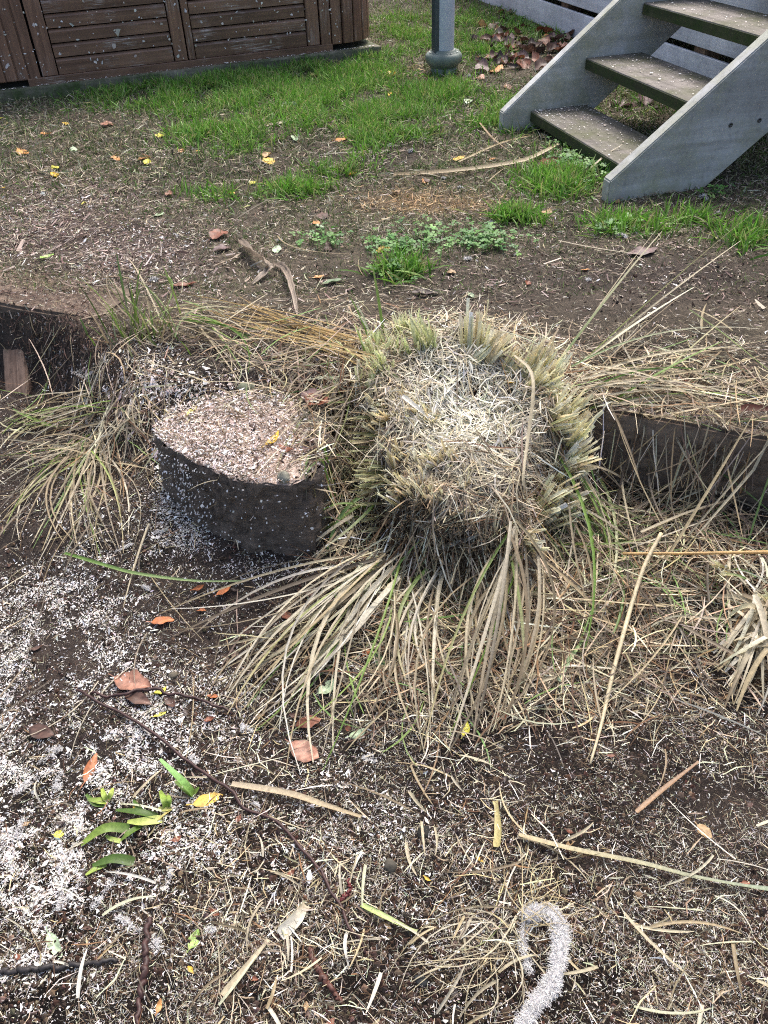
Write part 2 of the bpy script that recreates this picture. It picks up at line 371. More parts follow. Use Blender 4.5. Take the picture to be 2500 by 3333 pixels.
def axis_grid(segs):
    out = []
    for a, b, st in segs: out.append(np.arange(a, b, st))
    return np.unique(np.round(np.concatenate(out), 5))
def build_ground():
    gx = axis_grid([(-60, -12, 6), (-12, -4, 1), (-4, -1.4, .06), (-1.4, 1.4, .0095), (1.4, 4, .06), (4, 12, 1), (12, 61, 6)])
    gy = axis_grid([(-40, -4, 4), (-4, -.4, .3), (-.4, .2, .04), (.2, 2.4, .0095), (2.4, 6.5, .03), (6.5, 12, .3), (12, 81, 5)])
    X, Y = np.meshgrid(gx, gy); Z = terrain(X, Y)
    Z = Z+.006*vn(X*60, Y*60, 12)*(np.hypot(X, Y-1) < 2.2)
    nx, ny = len(gx), len(gy)
    i = np.arange(ny-1)[:, None]*nx+np.arange(nx-1)[None]
    Fq = np.stack([i, i+1, i+1+nx, i+nx], -1).reshape(-1, 4)
    px, py = project(X.ravel(), np.maximum(Y.ravel(), .3), Z.ravel())
    s = sstep(((Y-line_y(X))/1.0885+.05)/.1).ravel()[:, None]
    soil = S(60, 51, 46)[None]; dark = S(42, 36, 33)[None]
    n1 = (vn(X*3, Y*3, 21)+.5).ravel()[:, None]
    low = soil*n1+dark*(1-n1)
    g = np.clip(gauss(px, py, GREEN_SPOTS), 0, 1)[:, None]; p = np.clip(gauss(px, py, PINK), 0, 1)[:, None]; b = np.clip(gauss(px, py, BARE), 0, 1)[:, None]; t = np.clip(gauss(px, py, TAN_SPOTS), 0, 1)[:, None]
    ter = S(92, 84, 70)[None]*n1+S(72, 65, 56)[None]*(1-n1)
    ter = ter*(1-p)+S(84, 72, 66)*p; ter = ter*(1-b)+S(64, 56, 51)*b; ter = ter*(1-g*.7)+S(58, 70, 36)*g*.7; ter = ter*(1-t*.7)+S(112, 96, 74)*t*.7
    col = low*(1-s)+ter*s
    me = mesh_np('ground', np.stack([X, Y, Z], -1), Fq, col, M_SOIL)
    o = link('ground', me); o['kind'] = 'structure'; o['label'] = 'dark soil ground stepping up to the patchy lawn terrace'
build_ground()

# ---------------------------------------------------------------- hot tub cabinet
EX = np.array([.93502, .35459, 0]); TO = np.array([-1.902, 4.608, 0]); TA = math.atan2(EX[1], EX[0])
def build_tub():
    t = thing('hot_tub', 'brown slatted hot tub cabinet with rounded corner standing on a low plinth', 'hot tub', TO, TA)
    # local x along the front, local -y towards the camera; plinth front at y=0, cabinet front at y=.03
    def bx(name, x0, x1, y0, y1, z0, z1, m, bev=.003):
        return link(name, box_mesh(name, x1-x0, y1-y0, z1-z0, m, bev), t, ((x0+x1)/2, (y0+y1)/2, (z0+z1)/2))
    bx('plinth', -.35, 2.14, 0, 2.2, -.06, .052, M_PLINTH, .008)
    bx('cabinet_core', -.16, 1.98, .075, 2.1, .052, .86, M_BLACK, .0)
    bx('bottom_rail', .165, 1.85, .026, .07, .050, .088, M_TUBX)
    panels = [(.325, .937), (1.055, 1.70)]
    bx('stile', .243, .322, .03, .07, .090, .86, M_TUBZ)
    bx('stile', .940, 1.008, .028, .07, .090, .86, M_TUBZ); bx('stile', 1.016, 1.052, .026, .07, .090, .86, M_TUBZ)
    bx('stile', 1.703, 1.775, .03, .07, .090, .86, M_TUBZ)
    def slat_mesh(w, h):
        # bevelled lap board: top edge chamfered back
        pr = [(0, 0), (0, h-.016), (.010, h-.003), (.022, h-.003), (.022, 0)]
        V = np.array([(x, y, z) for x in (-w/2, w/2) for y, z in pr]); n = len(pr)
        Fq = np.array([[k, (k+1) % n, (k+1) % n+n, k+n] for k in range(n)])
        caps = np.array([[4, 3, 2, 1, 0], [5, 6, 7, 8, 9]])
        return mesh_np('slat', V, [Fq, caps], None, M_TUBX, False)
    for a, b in panels:
        z = .090; first = slat_mesh(b-a-.006, .0755); rest = slat_mesh(b-a-.006, .0625)
        link('slat', first, t, ((a+b)/2, .036, z)); z += .079
        while z < .84:
            link('slat', rest, t, ((a+b)/2, .036, z)); z += .0655
    # vertical boards left of the left panel and right of the right panel, then round the corner
    bw = .058
    x = .236
    brd = box_mesh('corner_board', bw-.007, .03, .80, M_TUBZ, .006, 2)
    for k in range(7):
        link('corner_board', brd, t, (x-bw/2-k*bw, .042, .083+.40))
        if k < 6: bx('groove_strip', x-(k+1)*bw-.006, x-(k+1)*bw+.006, .036, .05, .083, .88, M_TUBZ, .0)
    bw2 = .066; x = 1.781
    brd2 = box_mesh('corner_board', bw2-.006, .03, .78, M_TUBZ, .006, 2)
    for k in range(2): link('corner_board', brd2, t, (x+bw2/2+k*bw2, .042, .082+.39))
    cx, cy, r = x+2*bw2, .25, .22                                    # rounded corner
    for k in range(7):
        a = -PI/2+(k+.5)*PI/2/5.2
        if a > .1: a, yy = 0, cy+.03+.066*(k-5)
        else: yy = cy+r*math.sin(a)
        o = link('corner_board', brd2, t, (cx+r*math.cos(a), yy, .084+.39)); o.rotation_euler = (0, 0, a+PI/2)
    for k in range(26):
        o = link('side_board', brd2, t, (cx+r, .36+k*.067, .084+.39)); o.rotation_euler = (0, 0, PI/2)
    bx('lid', -.22, cx+.24, .0, 2.2, .87, .97, plain('lid_vinyl', S(92, 84, 78), .5), .03)
    return t
build_tub()

# ---------------------------------------------------------------- post with its round collar
def lathe(name, prof, n, m, smooth=True):
    a = np.arange(n)/n*2*PI; K = len(prof)
    V = np.array([[r*np.cos(a), r*np.sin(a), np.full(n, z)] for r, z in prof]).transpose(0, 2, 1).reshape(-1, 3)
    i = np.arange(K-1)[:, None]*n; j = np.arange(n)[None]; j2 = (j+1) % n
    Fq = np.stack([i+j, i+j2, i+n+j2, i+n+j], -1).reshape(-1, 4)
    V = np.vstack([V, [0, 0, prof[-1][1]]]); j = np.arange(n)
    cap = np.stack([(K-1)*n+j, (K-1)*n+(j+1) % n, np.full(n, len(V)-1)], 1)
    return mesh_np(name, V, [Fq, cap], None, m, smooth)
pp = P3(958, 158, 0, terrain)
t = thing('clothesline_post', 'pale grey metal post with round green-grey collar on the lawn', 'post', pp)
link('pole', lathe('pole', [(.054, .05), (.054, 2.3), (.050, 2.31)], 28, M_POST), t)
o = link('channel', box_mesh('channel', .03, .05, 2.15, M_POSTD, .006), t, (-.046, -.024, .05+.05+1.075)); o.rotation_euler = (0, 0, .35)
link('collar', lathe('collar', [(.062, .02), (.083, .045), (.096, .058), (.100, .075), (.099, .088), (.090, .100), (.068, .106), (.066, .114), (.056, .116)], 36, M_COLLAR), t)
link('ground_sleeve', lathe('ground_sleeve', [(.070, -.05), (.072, .05)], 28, M_COLLAR), t)
cl = link('cleat', box_mesh('cleat', .02, .03, .07, M_POST, .006), t, (.064, -.01, .43)); link('cleat_hook', box_mesh('cleat_hook', .012, .034, .03, M_POSTD, .004), cl, (.012, 0, -.03))

# ---------------------------------------------------------------- stairs and deck skirting
SA = math.radians(-14.07); SU = np.array([math.sin(SA), math.cos(SA), 0]); SV = np.array([math.cos(SA), -math.sin(SA), 0]); SO = np.array([.704, 3.737, 0])
SRZ = math.atan2(SV[1], SV[0])      # local x = climbing direction, local y = along the treads (away)
RISE, RUN, SWID = .183, .233, .90
def build_stairs():
    t = thing('wooden_stairs', 'weathered grey wooden stairs with open mossy treads up to the deck', 'stairs', SO, SRZ)
    sl_ = RISE/RUN; th = math.atan(sl_)
    def stringer(y0, y1, name, m):
        # side outline: top line z = .115 + sl*(x+.11), foot flat on the ground
        dep = .285
        xt = -.125; zt = .075; x1 = 1.0
        vert = dep/math.cos(th)
        top = lambda x: zt+sl_*(x-xt)
        pts = [(xt, -.03), (xt, zt), (x1, top(x1)), (x1, top(x1)-vert)]
        xb = xt+(vert-zt-.03+.0)/sl_   # where the lower edge meets the ground
        pts.append((xb, -.03))
        n = len(pts); V = np.array([(x, y, z) for y in (y0, y1) for x, z in pts])
        bm = bmesh.new(); vv = [bm.verts.new(v) for v in V]
        bm.faces.new(vv[:n]); bm.faces.new(vv[n:][::-1])
        for k in range(n): bm.faces.new((vv[k], vv[k+n], vv[(k+1) % n+n], vv[(k+1) % n]))
        bmesh.ops.recalc_face_normals(bm, faces=bm.faces[:])
        bmesh.ops.bevel(bm, geom=bm.edges[:], offset=.004, segments=2, affect='EDGES')
        me = bpy.data.meshes.new(name); bm.to_mesh(me); bm.free(); me.materials.append(m)
        return link(name, me, t)
    far = stringer(.002, .05, 'stringer', M_STRING); near = stringer(-SWID-.05, -SWID-.002, 'stringer', M_STRING)
    sc = lathe('screw', [(.0075, 0), (.0075, .002), (.003, .0025), (.003, .0012)], 14, M_SCREW)
    for x, z in ((.30, .212), (.41, .216), (.53, .395), (.64, .40)):
        for s_ in (near,):
            q = link('screw', sc, s_, (x, -SWID-.0505, z)); q.rotation_euler = (PI/2, 0, 0)
    tm = box_mesh('tread', .262, SWID, .044, M_TREAD, .005)
    fm = box_mesh('nosing', .004, SWID-.01, .036, M_TREADF, .001)
    for k in range(4):
        tr = link('tread', tm, t, (RUN*k+.131, -SWID/2, .072+RISE*k-.022))
        link('mossy_edge', fm, tr, (-.1312, 0, -.001))
    return t
build_stairs()
def build_deck():
    DV = 1.02
    base = SO+SV*DV
    t = thing('deck_skirting', 'pale grey horizontal skirting boards along the deck behind the stairs', 'deck', base, SRZ)
    # boards run along local y; front faces at x=0
    bl = wood('pale_skirting_board', S(186, 190, 198), S(216, 220, 228), 1, .6, dirt=.35, gs=.6, spec=.3)
    bd = box_mesh('skirting_board', .022, 7.2, .135, bl, .003)
    for k in range(5): link('skirting_board', bd, t, (.011, 2.2, -.005+.0675+k*.165+.012))
    pm = box_mesh('deck_post', .09, .09, 1.0, M_STAKE, .004)
    for k in range(5): link('deck_post', pm, t, (.072, -1.1+k*1.5, .4))
    dk = box_mesh('deck_board', 1.1, .138, .028, bl, .003)
    for k in range(50): link('deck_board', dk, t, (.53, -1.25+.145*k, .85))
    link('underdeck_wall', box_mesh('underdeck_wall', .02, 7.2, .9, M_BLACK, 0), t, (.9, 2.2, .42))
build_deck()

# ---------------------------------------------------------------- sleepers, stake
LD = np.array([1, -.43, 0])/1.0885; LA = math.atan2(LD[1], LD[0])
def sleeper(x0, x1, top, h, dep, fr, label, sd):
    L = (x1-x0)*1.0885; xm = (x0+x1)/2
    bm = bmesh.new(); bmesh.ops.create_cube(bm, size=1)
    for v in bm.verts: v.co = Vector((v.co.x*L, v.co.y*dep, v.co.z*h))
    bmesh.ops.subdivide_edges(bm, edges=[e for e in bm.edges if abs(e.verts[0].co.x-e.verts[1].co.x) > .1], cuts=40, use_grid_fill=True)
    bmesh.ops.bevel(bm, geom=[e for e in bm.edges if len(e.link_faces) == 2 and e.calc_face_angle() > .8], offset=.008, segments=2, affect='EDGES')
    for v in bm.verts:
        k = vn(np.array([v.co.x*9+sd]), np.array([v.co.y*14+v.co.z*11]), 3)[0]; v.co.z += k*.006; v.co.y += vn(np.array([v.co.x*7]), np.array([v.co.z*15+sd]), 5)[0]*.006
    me = bpy.data.meshes.new('timber_sleeper'); bm.to_mesh(me); bm.free(); me.materials.append(M_TIMBER)
    o = link('timber_sleeper', me, None, (xm-.43/1.0885*0+.395*(dep/2+fr), line_y(xm)+.919*(dep/2+fr), top-h/2)); o.rotation_euler = (0, 0, LA)
    tag(o, label, 'sleeper', 'timber sleepers edging the lawn terrace'); return o
sleeper(.47, 2.3, .004, .25, .10, 0, 'brown timber sleeper edging the terrace right of the cut tussock', 1.)
sleeper(-.40, .02, .0, .2, .10, .015, 'short stretch of timber sleeper showing between stump and cut tussock', 2.)
sleeper(-2.3, -.765, .004, .12, .21, 0, 'wide dark sleeper with soil spilled over it left of the sedge clump', 3.)
bp = P3(62, 845, 0, terrain); tp_ = P3(22, 722, 0, terrain)
o = link('timber_stake', box_mesh('timber_stake', .085, .035, .30, M_STAKE, .010, 2), None, (bp[0]-.035, bp[1]+.05, bp[2]+.03)); o.rotation_euler = (-.75, -.35, -.25)
tag(o, 'weathered pinkish brown wooden stake leaning on the bank below the sleeper', 'stake')

# ---------------------------------------------------------------- tree stump
def build_stump():
    t = thing('tree_stump', 'low dark-barked tree stump with sawdust covered cut top beside the tussock', 'tree stump', (STC[0], STC[1], -.25))
    n = 160; K = 34; a = np.arange(n)/n*2*PI; V = []
    for k in range(K):
        z = .25*k/(K-1); fl = (1-k/(K-1))
        r = stump_r(a)+fl**2*(.018+.03*np.clip(np.cos(a-PI*1.2), 0, 1)**2)
        r = r+.016*vn(a*9, np.full(n, z*34), 31)+.012*vn(a*24, np.full(n, z*70), 32)+.007*vn(a*52, np.full(n, z*140), 33)
        if k == K-1: r = r-.006
        zz = z+(.006*vn(a*12, a*0, 34) if k == K-1 else 0)
        V.append(np.stack([r*np.cos(a), r*np.sin(a), np.full(n, 0)+zz], 1))
    i = np.arange(K-1)[:, None]*n; j = np.arange(n)[None]; j2 = (j+1) % n
    Fq = np.stack([i+j, i+j2, i+n+j2, i+n+j], -1).reshape(-1, 4)
    link('bark', mesh_np('bark', np.concatenate(V), Fq, None, M_BARK), t)
    R_ = 16; V2 = []
    for k in range(R_+1):
        f = 1-k/R_; r = (stump_r(a)-.004)*f
        x, y = r*np.cos(a), r*np.sin(a)
        V2.append(np.stack([x, y, .2515+.006*vn(x*30, y*30, 35)+.004*vn(x*80, y*80, 36)-.004*(k == 0)], 1))
    i = np.arange(R_)[:, None]*n
    Fq = np.stack([i+j, i+j2, i+n+j2, i+n+j], -1).reshape(-1, 4)
    link('cut_face', mesh_np('cut_face', np.concatenate(V2), Fq, None, M_SAWN), t)
build_stump()

# ---------------------------------------------------------------- cut tussock
STRAW = [S(190, 174, 138), S(170, 153, 120), S(202, 190, 160), S(146, 130, 104), S(184, 173, 146), S(208, 199, 176)]
PALE = [S(224, 218, 198), S(212, 204, 178), S(234, 230, 216), S(200, 190, 160), S(204, 206, 176)]
GREENB = [S(120, 150, 66), S(98, 132, 56), S(142, 166, 84), S(110, 138, 78)]
DULL = [S(124, 111, 92), S(102, 92, 78), S(146, 133, 114), S(88, 78, 66)]
BROWN = [S(104, 79, 57), S(126, 98, 70), S(82, 62, 47)]
def blade_path(A, Cc, arc=.03, side=.0, K=9, sag=True, fn=surf, mid=.5, clear=.003):
    A = np.array(A); Cc = np.array(Cc); m = A*(1-mid)+Cc*mid
    d = Cc-A; sv = np.array([-d[1], d[0], 0]); m = m+sv*side+np.array([0, 0, arc])
    P = bez(A, m, Cc, K)
    if sag:
        g = fn(P[:, 0], P[:, 1])+clear; P[:, 2] = np.maximum(P[:, 2], g)
    return P
def blade_obj(name, P, w, c0, c1, parent=None, org=None, fold=.5, roll=None, seed=0, tip=.25, ragged=False, base=.8):
    K = len(P); t = np.linspace(0, 1, K)
    wp = np.interp(t, [0, .12, .55, .9, 1], [base, 1, .9, .5, tip])
    col = c0[None]*(1-t[:, None])+c1[None]*t[:, None]
    V, Fq, cc = ribbons(P[None], (w/2*wp)[None], col[None], fold, [random.gauss(0, .4)] if roll is None else [roll], 3, seed)
    org = P[0] if org is None else np.asarray(org)
    me = mesh_np(name, V-org, Fq, cc, M_BLADE)
    return link(name, me, parent, None if parent else org)
def rnd_pt(lst, jx=14, jy=14):
    k = random.random()*(len(lst)-1); i = int(k); f = k-i
    a, b = lst[i], lst[min(i+1, len(lst)-1)]
    return a[0]+(b[0]-a[0])*f+random.gauss(0, jx), a[1]+(b[1]-a[1])*f+random.gauss(0, jy)
def fan(parent, org, n, base, tips, w=(.003, .0075), arc=(.01, .05), green=.15, side=.18, lift=(.005, .05), K=10, basecol=None, name='grass_blade', tiplift=.004, cols=None):
    for k in range(n):
        bx_, by_ = random.uniform(base[0], base[1]), random.uniform(base[2], base[3])
        A = P3(bx_, by_, random.uniform(*lift)); tx, ty = rnd_pt(tips)
        Cc = P3(tx, ty, tiplift+random.random()*.006)
        L = np.linalg.norm(Cc-A)
        if L > .75: Cc = A+(Cc-A)*.75/L
        P = blade_path(A, Cc, random.uniform(*arc), random.gauss(0, side), K)
        if random.random() < green:
            c0 = random.choice(GREENB)*random.uniform(.8, 1.2); c1 = random.choice(GREENB if random.random() < .5 else STRAW)
        else:
            c0 = random.choice(cols or STRAW)*random.uniform(.7, 1.05); c1 = random.choice(cols or (STRAW+DULL))*random.uniform(.75, 1.1)
        blade_obj(name, P, random.uniform(*w), c0, c1, parent, org, fold=random.uniform(.2, .8), seed=k)
def stub_tuft(parent, org, c, n, h, spread, lean, w=(.0035, .008), cb=None, ct=None, fr=.012, name='stub_tuft'):
    """a bunch of cut stems"""
    r = np.random.default_rng(random.randrange(10**6)); K = 4
    ph = r.random(n)*2*PI; rr = np.sqrt(r.random(n))*spread
    off = np.stack([rr*np.cos(ph), rr*np.sin(ph), np.zeros(n)], 1)
    d = np.array(lean)[None]+np.stack([off[:, 0], off[:, 1], off[:, 2]], 1)*9+r.normal(0, .10, (n, 3)); d /= np.linalg.norm(d, axis=1, keepdims=True)
    H = h*np.clip(1+r.normal(0, .26, n), .4, 1.9); t = np.linspace(0, 1, K)
    b = c[None]+off*.8; b[:, 2] = surf(b[:, 0], b[:, 1])-fr
    P = b[:, None]+d[:, None]*(t[None, :, None]*(H+fr)[:, None, None])
    P[..., 2] -= (t**2*.008)[None]
    cb_ = pick(n, cb or [S(196, 192, 112), S(180, 170, 106), S(206, 190, 126), S(164, 150, 96)], .2, r.integers(1000)); ct_ = pick(n, ct or [S(250, 242, 214), S(244, 234, 198), S(246, 240, 204), S(236, 222, 184)], .14, r.integers(1000))
    col = cb_[:, None]*(1-t)[None, :, None]+ct_[:, None]*t[None, :, None]
    W_ = (r.uniform(w[0], w[1], n)/2)[:, None]*np.array([.85, 1, 1.05, .95])[None]
    sdv = np.stack([-off[:, 1], off[:, 0], off[:, 2]*0], 1)
    parts = [ribbons(P, W_, col, .7, r.normal(0, .6, n), 3, 0, upv=d[:, [1, 0, 2]]*0+np.stack([np.cos(ph), np.sin(ph), np.full(n, .2)], 1))]
    # frayed fibres at the cut
    m = n*2; k = r.integers(0, n, m); A = P[k, -1]-d[k]*.004; dd = d[k]+r.normal(0, .35, (m, 3)); B = A+dd*r.uniform(.004, .016, (m, 1))
    parts.append(ribbons(np.stack([A, B], 1), np.full((m, 2), .0005), np.repeat((ct_[k]*1.1)[:, None], 2, 1), 0, None, 2, 3))
    V, Fq, cc = join(parts)
    return link(name, mesh_np(name, V-org, Fq, cc, M_BLADE), parent)
def build_tussock():
    org = np.array([TC[0], TC[1], -.22])
    t = thing('cut_tussock', 'big hacked-off grass tussock, straw coloured stubs around a pale clipped top', 'grass tussock', org)
    gx = np.linspace(TC[0]-.34, TC[0]+.34, 110); gy = np.linspace(TC[1]-.46, TC[1]+.46, 140)
    X, Y = np.meshgrid(gx, gy); Z = mound(X, Y)+.010*vn(X*70, Y*70, 41)*(mound(X, Y) > -.2)
    i = np.arange(139)[:, None]*110+np.arange(109)[None]; Fq = np.stack([i, i+1, i+111, i+110], -1).reshape(-1, 4)
    ok = (Z.ravel()[Fq] > -.238).any(1)
    link('root_mound', mesh_np('root_mound', np.stack([X, Y, Z], -1).reshape(-1, 3)-org, Fq[ok], None, M_CORE), t)
    def tuft_at(px, py, n=26, h=.06, sp=.022, lean=None, **k):
        c = P3(px, py, 0)
        rad = np.array([c[0]-TC[0], c[1]-TC[1], 0]); rad /= np.linalg.norm(rad)+1e-6
        ln = rad*.45+np.array([0, 0, 1.]) if lean is None else np.array(lean)
        stub_tuft(t, org, c, n, h, sp, ln, **k)
    # right-hand rim, thick bunches of clean cut stems
    rim = [(1020, 775), (1050, 785), (1085, 800), (1120, 830), (1145, 860), (1170, 885), (1185, 915), (1200, 950), (1205, 985), (1200, 1020), (1190, 1055), (1175, 1090), (1155, 1115), (1135, 1150)]
    for i_, (x, y) in enumerate(rim):
        for k in range((5, 1, 3, 2)[i_ % 4]):
            tuft_at(x+random.gauss(0, 9)+(8, -4, 2)[i_ % 3], y+random.gauss(0, 9), random.randint(14, 22), random.uniform(.035, .085), .014, lean=(.8+random.gauss(0, .3), random.gauss(.0, .35), 1), w=(.005, .011))
    for x, y in [(1012, 772), (1030, 765), (1150, 835), (1165, 850), (1130, 815)]: tuft_at(x, y, 18, .085, .018, w=(.005, .010))
    # back left: greener stems
    gb, gt = [S(134, 158, 78), S(150, 166, 90), S(160, 162, 88)], [S(228, 230, 182), S(212, 222, 166), S(236, 232, 194)]
    for x, y in [(860, 740), (885, 735), (905, 735), (925, 740), (845, 760), (830, 775), (865, 765), (900, 765), (930, 765), (815, 800), (805, 830), (835, 800)]:
        for k in range(2): tuft_at(x+random.gauss(0, 9), y+random.gauss(0, 9), 13, random.uniform(.035, .075), .018, cb=gb, ct=gt, w=(.0035, .0075), lean=(-.15+random.gauss(0, .25), random.gauss(0, .25), 1))
    # left flank and inner rows
    for x, y in [(800, 860), (815, 890), (830, 915), (800, 905), (860, 900), (890, 905), (915, 920), (930, 915), (845, 945), (870, 985), (855, 1010), (880, 1030), (905, 1050), (925, 1075), (945, 1065), (960, 985), (945, 970), (975, 995), (800, 960), (790, 1000), (905, 1010), (870, 1060), (890, 1085), (990, 1030), (850, 870), (900, 860)]:
        for k in range(2): tuft_at(x+random.gauss(0, 12), y+random.gauss(0, 10), random.randint(7, 13), random.uniform(.02, .05), .016, w=(.0035, .008), lean=(-.3+random.gauss(0, .3), random.gauss(-.1, .3), 1), cb=[S(150, 138, 84), S(164, 144, 94), S(128, 106, 68)], ct=[S(236, 226, 192), S(222, 206, 164), S(242, 236, 212)])
    # brown fibrous low tufts on the front face
    for k in range(60):
        x, y = random.uniform(810, 1140), random.uniform(1040, 1215)
        tuft_at(x, y, 18, random.uniform(.015, .035), .02, w=(.001, .003), cb=BROWN, ct=DULL, lean=(random.gauss(0, .5), -.7, .6))
    for k in range(16):
        x, y = random.uniform(770, 840), random.uniform(900, 1150)
        tuft_at(x, y, 7, random.uniform(.03, .06), .02, w=(.003, .008), cb=[S(120, 130, 70), S(96, 80, 56)], ct=[S(206, 206, 160), S(190, 180, 140)], lean=(-1., -.4, .5))
    # clippings resting on top
    def w_top(px, py, x, y):
        dx, dy = x-TC[0], y-TC[1]; return (((dx/.235)**2+(dy/.34)**2) < 1)*1.
    r = np.random.default_rng(5); P_ = np.stack([r.uniform(-.07, .44, 15000), r.uniform(1.13, 1.86, 15000)], 1)
    q = ((P_[:, 0]-TC[0])/.225)**2+((P_[:, 1]-TC[1]-.02)/.33)**2; P_ = P_[q < 1]; n = len(P_)
    paleness = np.exp(-((P_[:, 0]-.2)/.15)**2-((P_[:, 1]-1.52)/.2)**2)[:, None]
    col = pick(n, PALE+[S(240, 238, 226)]*3, .1, 1)*paleness+pick(n, STRAW+DULL+BROWN, .2, 2)*(1-paleness)
    V, Fq, cc = strips(P_, r.uniform(.01, .06, n), r.uniform(.0012, .0042, n), col, (.002, .022), 3, 3, .3, 2, stand=.15)
    o = link('loose_clippings', mesh_np('loose_clippings', V-org, Fq, cc, M_LITTER), t); o['kind'] = 'stuff'
    P_ = np.stack([r.uniform(-.2, .56, 9000), r.uniform(1.0, 1.95, 9000)], 1); q = np.sqrt(((P_[:, 0]-TC[0])/TRX)**2+((P_[:, 1]-TC[1])/TRY)**2); P_ = P_[(q > .74) & (q < 1.3)]; n = len(P_)
    V, Fq, cc = strips(P_, r.uniform(.02, .11, n), r.uniform(.001, .0036, n), pick(n, PALE+STRAW+DULL+BROWN, .2, 12), (.004, .03), 33, 4, .3, 2, stand=.2)
    o = link('loose_clippings', mesh_np('loose_clippings', V-org, Fq, cc, M_LITTER), t); o['kind'] = 'stuff'
    # hanging and splayed blades
    fan(t, org, 46, (795, 870, 1185, 1245), [(330, 1310), (440, 1400), (480, 1500), (540, 1550), (610, 1600), (650, 1690), (740, 1600)], (.0028, .0085), (.02, .05), .16, cols=STRAW+PALE+PALE+DULL)
    fan(t, org, 5, (830, 870, 1215, 1250), [(640, 1500), (690, 1440), (740, 1420)], (.010, .013), (.02, .04), .25, cols=PALE, side=.05)
    fan(t, org, 18, (870, 960, 1225, 1260), [(820, 1450), (860, 1500), (930, 1600), (960, 1500), (1010, 1560)], (.003, .008), (.01, .03), .08, cols=STRAW+PALE)
    fan(t, org, 34, (1090, 1190, 1120, 1210), [(920, 1655), (1000, 1590), (1060, 1570), (1100, 1520), (1150, 1470), (1180, 1400)], (.003, .008), (.0, .04), .08, side=-.22)
    fan(t, org, 40, (1190, 1270, 960, 1190), [(1330, 1250), (1400, 1150), (1430, 1050), (1380, 1330), (1300, 1450), (1210, 1450), (1480, 1200)], (.0025, .007), (.0, .05), .3, K=9)
    fan(t, org, 30, (765, 830, 725, 800), [(400, 655), (470, 690), (560, 700), (520, 645), (430, 670)], (.0025, .005), (.0, .025), .06, side=.06, cols=[S(190, 160, 104), S(176, 150, 96), S(202, 178, 124)])
    fan(t, org, 28, (710, 790, 800, 1010), [(560, 850), (600, 880), (640, 960), (660, 1060), (620, 1130), (690, 1150), (640, 900)], (.0025, .006), (.0, .03), .1, cols=DULL+STRAW)
    fan(t, org, 26, (1230, 1290, 780, 900), [(1400, 800), (1500, 830), (1650, 735), (1600, 830), (1659, 860), (1560, 890), (1450, 760)], (.003, .007), (.02, .08), .18)
    fan(t, org, 16, (755, 810, 1050, 1160), [(690, 1100), (670, 1180), (700, 1240), (640, 1230)], (.004, .009), (.02, .04), .6)
    # blades standing out of the back, drawn one by one: base pixel, tip pixel, distance of tip, width, colours
    for (x0, y0, x1, y1, Y, w, c0, c1) in [
        (1195, 800, 1430, 500, 2.0, .008, GREENB[3], STRAW[4]), (1198, 802, 1418, 496, 2.02, .004, STRAW[0], STRAW[2]),
        (1235, 805, 1628, 458, 2.05, .008, GREENB[2], STRAW[4]), (1225, 812, 1600, 520, 2.02, .006, STRAW[4], STRAW[2]), (1215, 815, 1500, 620, 1.95, .008, PALE[4], PALE[0]),
        (1290, 890, 1560, 738, 1.62, .010, GREENB[1], GREENB[0]), (1250, 840, 1470, 640, 1.9, .005, STRAW[1], STRAW[3]), (1240, 830, 1659, 735, 1.62, .006, STRAW[0], STRAW[2]),
        (830, 735, 805, 575, 1.95, .008, GREENB[0], GREENB[2]), (800, 745, 755, 640, 1.85, .007, GREENB[1], GREENB[3]), (808, 750, 770, 655, 1.88, .006, GREENB[3], PALE[4]), (795, 790, 765, 700, 1.8, .006, GREENB[1], GREENB[2]),
        (1330, 905, 1600, 660, 1.85, .005, GREENB[3], STRAW[0])]:
        A = P3(x0, y0, .0); B = PY(x1, y1, Y)
        P = bez(A, (A+B)/2+np.array([0, 0, .02]), B, 9)
        blade_obj('grass_blade', P, w, c0, c1, t, org, .5)
    # one bent stem arching over the top
    for pts, w, c in [([(1110, 768, .06), (1145, 800, .09), (1152, 850, .08), (1140, 950, .05), (1130, 1050, .05), (1155, 1110, .04)], .008, STRAW[4]),
                      ([(870, 855, .03), (900, 880, .035), (925, 905, .03)], .010, PALE[2]), ([(950, 1185, .01), (1000, 1170, .02), (1045, 1150, .02)], .010, PALE[0]),
                      ([(1105, 1090, .03), (1070, 1180, .02), (1030, 1310, .01)], .014, STRAW[4]), ([(1215, 1120, .03), (1250, 1180, .02), (1265, 1210, .01)], .014, STRAW[0])]:
        P = catmull([P3(a, b, c_) for a, b, c_ in pts], 14); blade_obj('grass_blade', P, w, c, c*1.05, t, org, .5, tip=.7)
build_tussock()

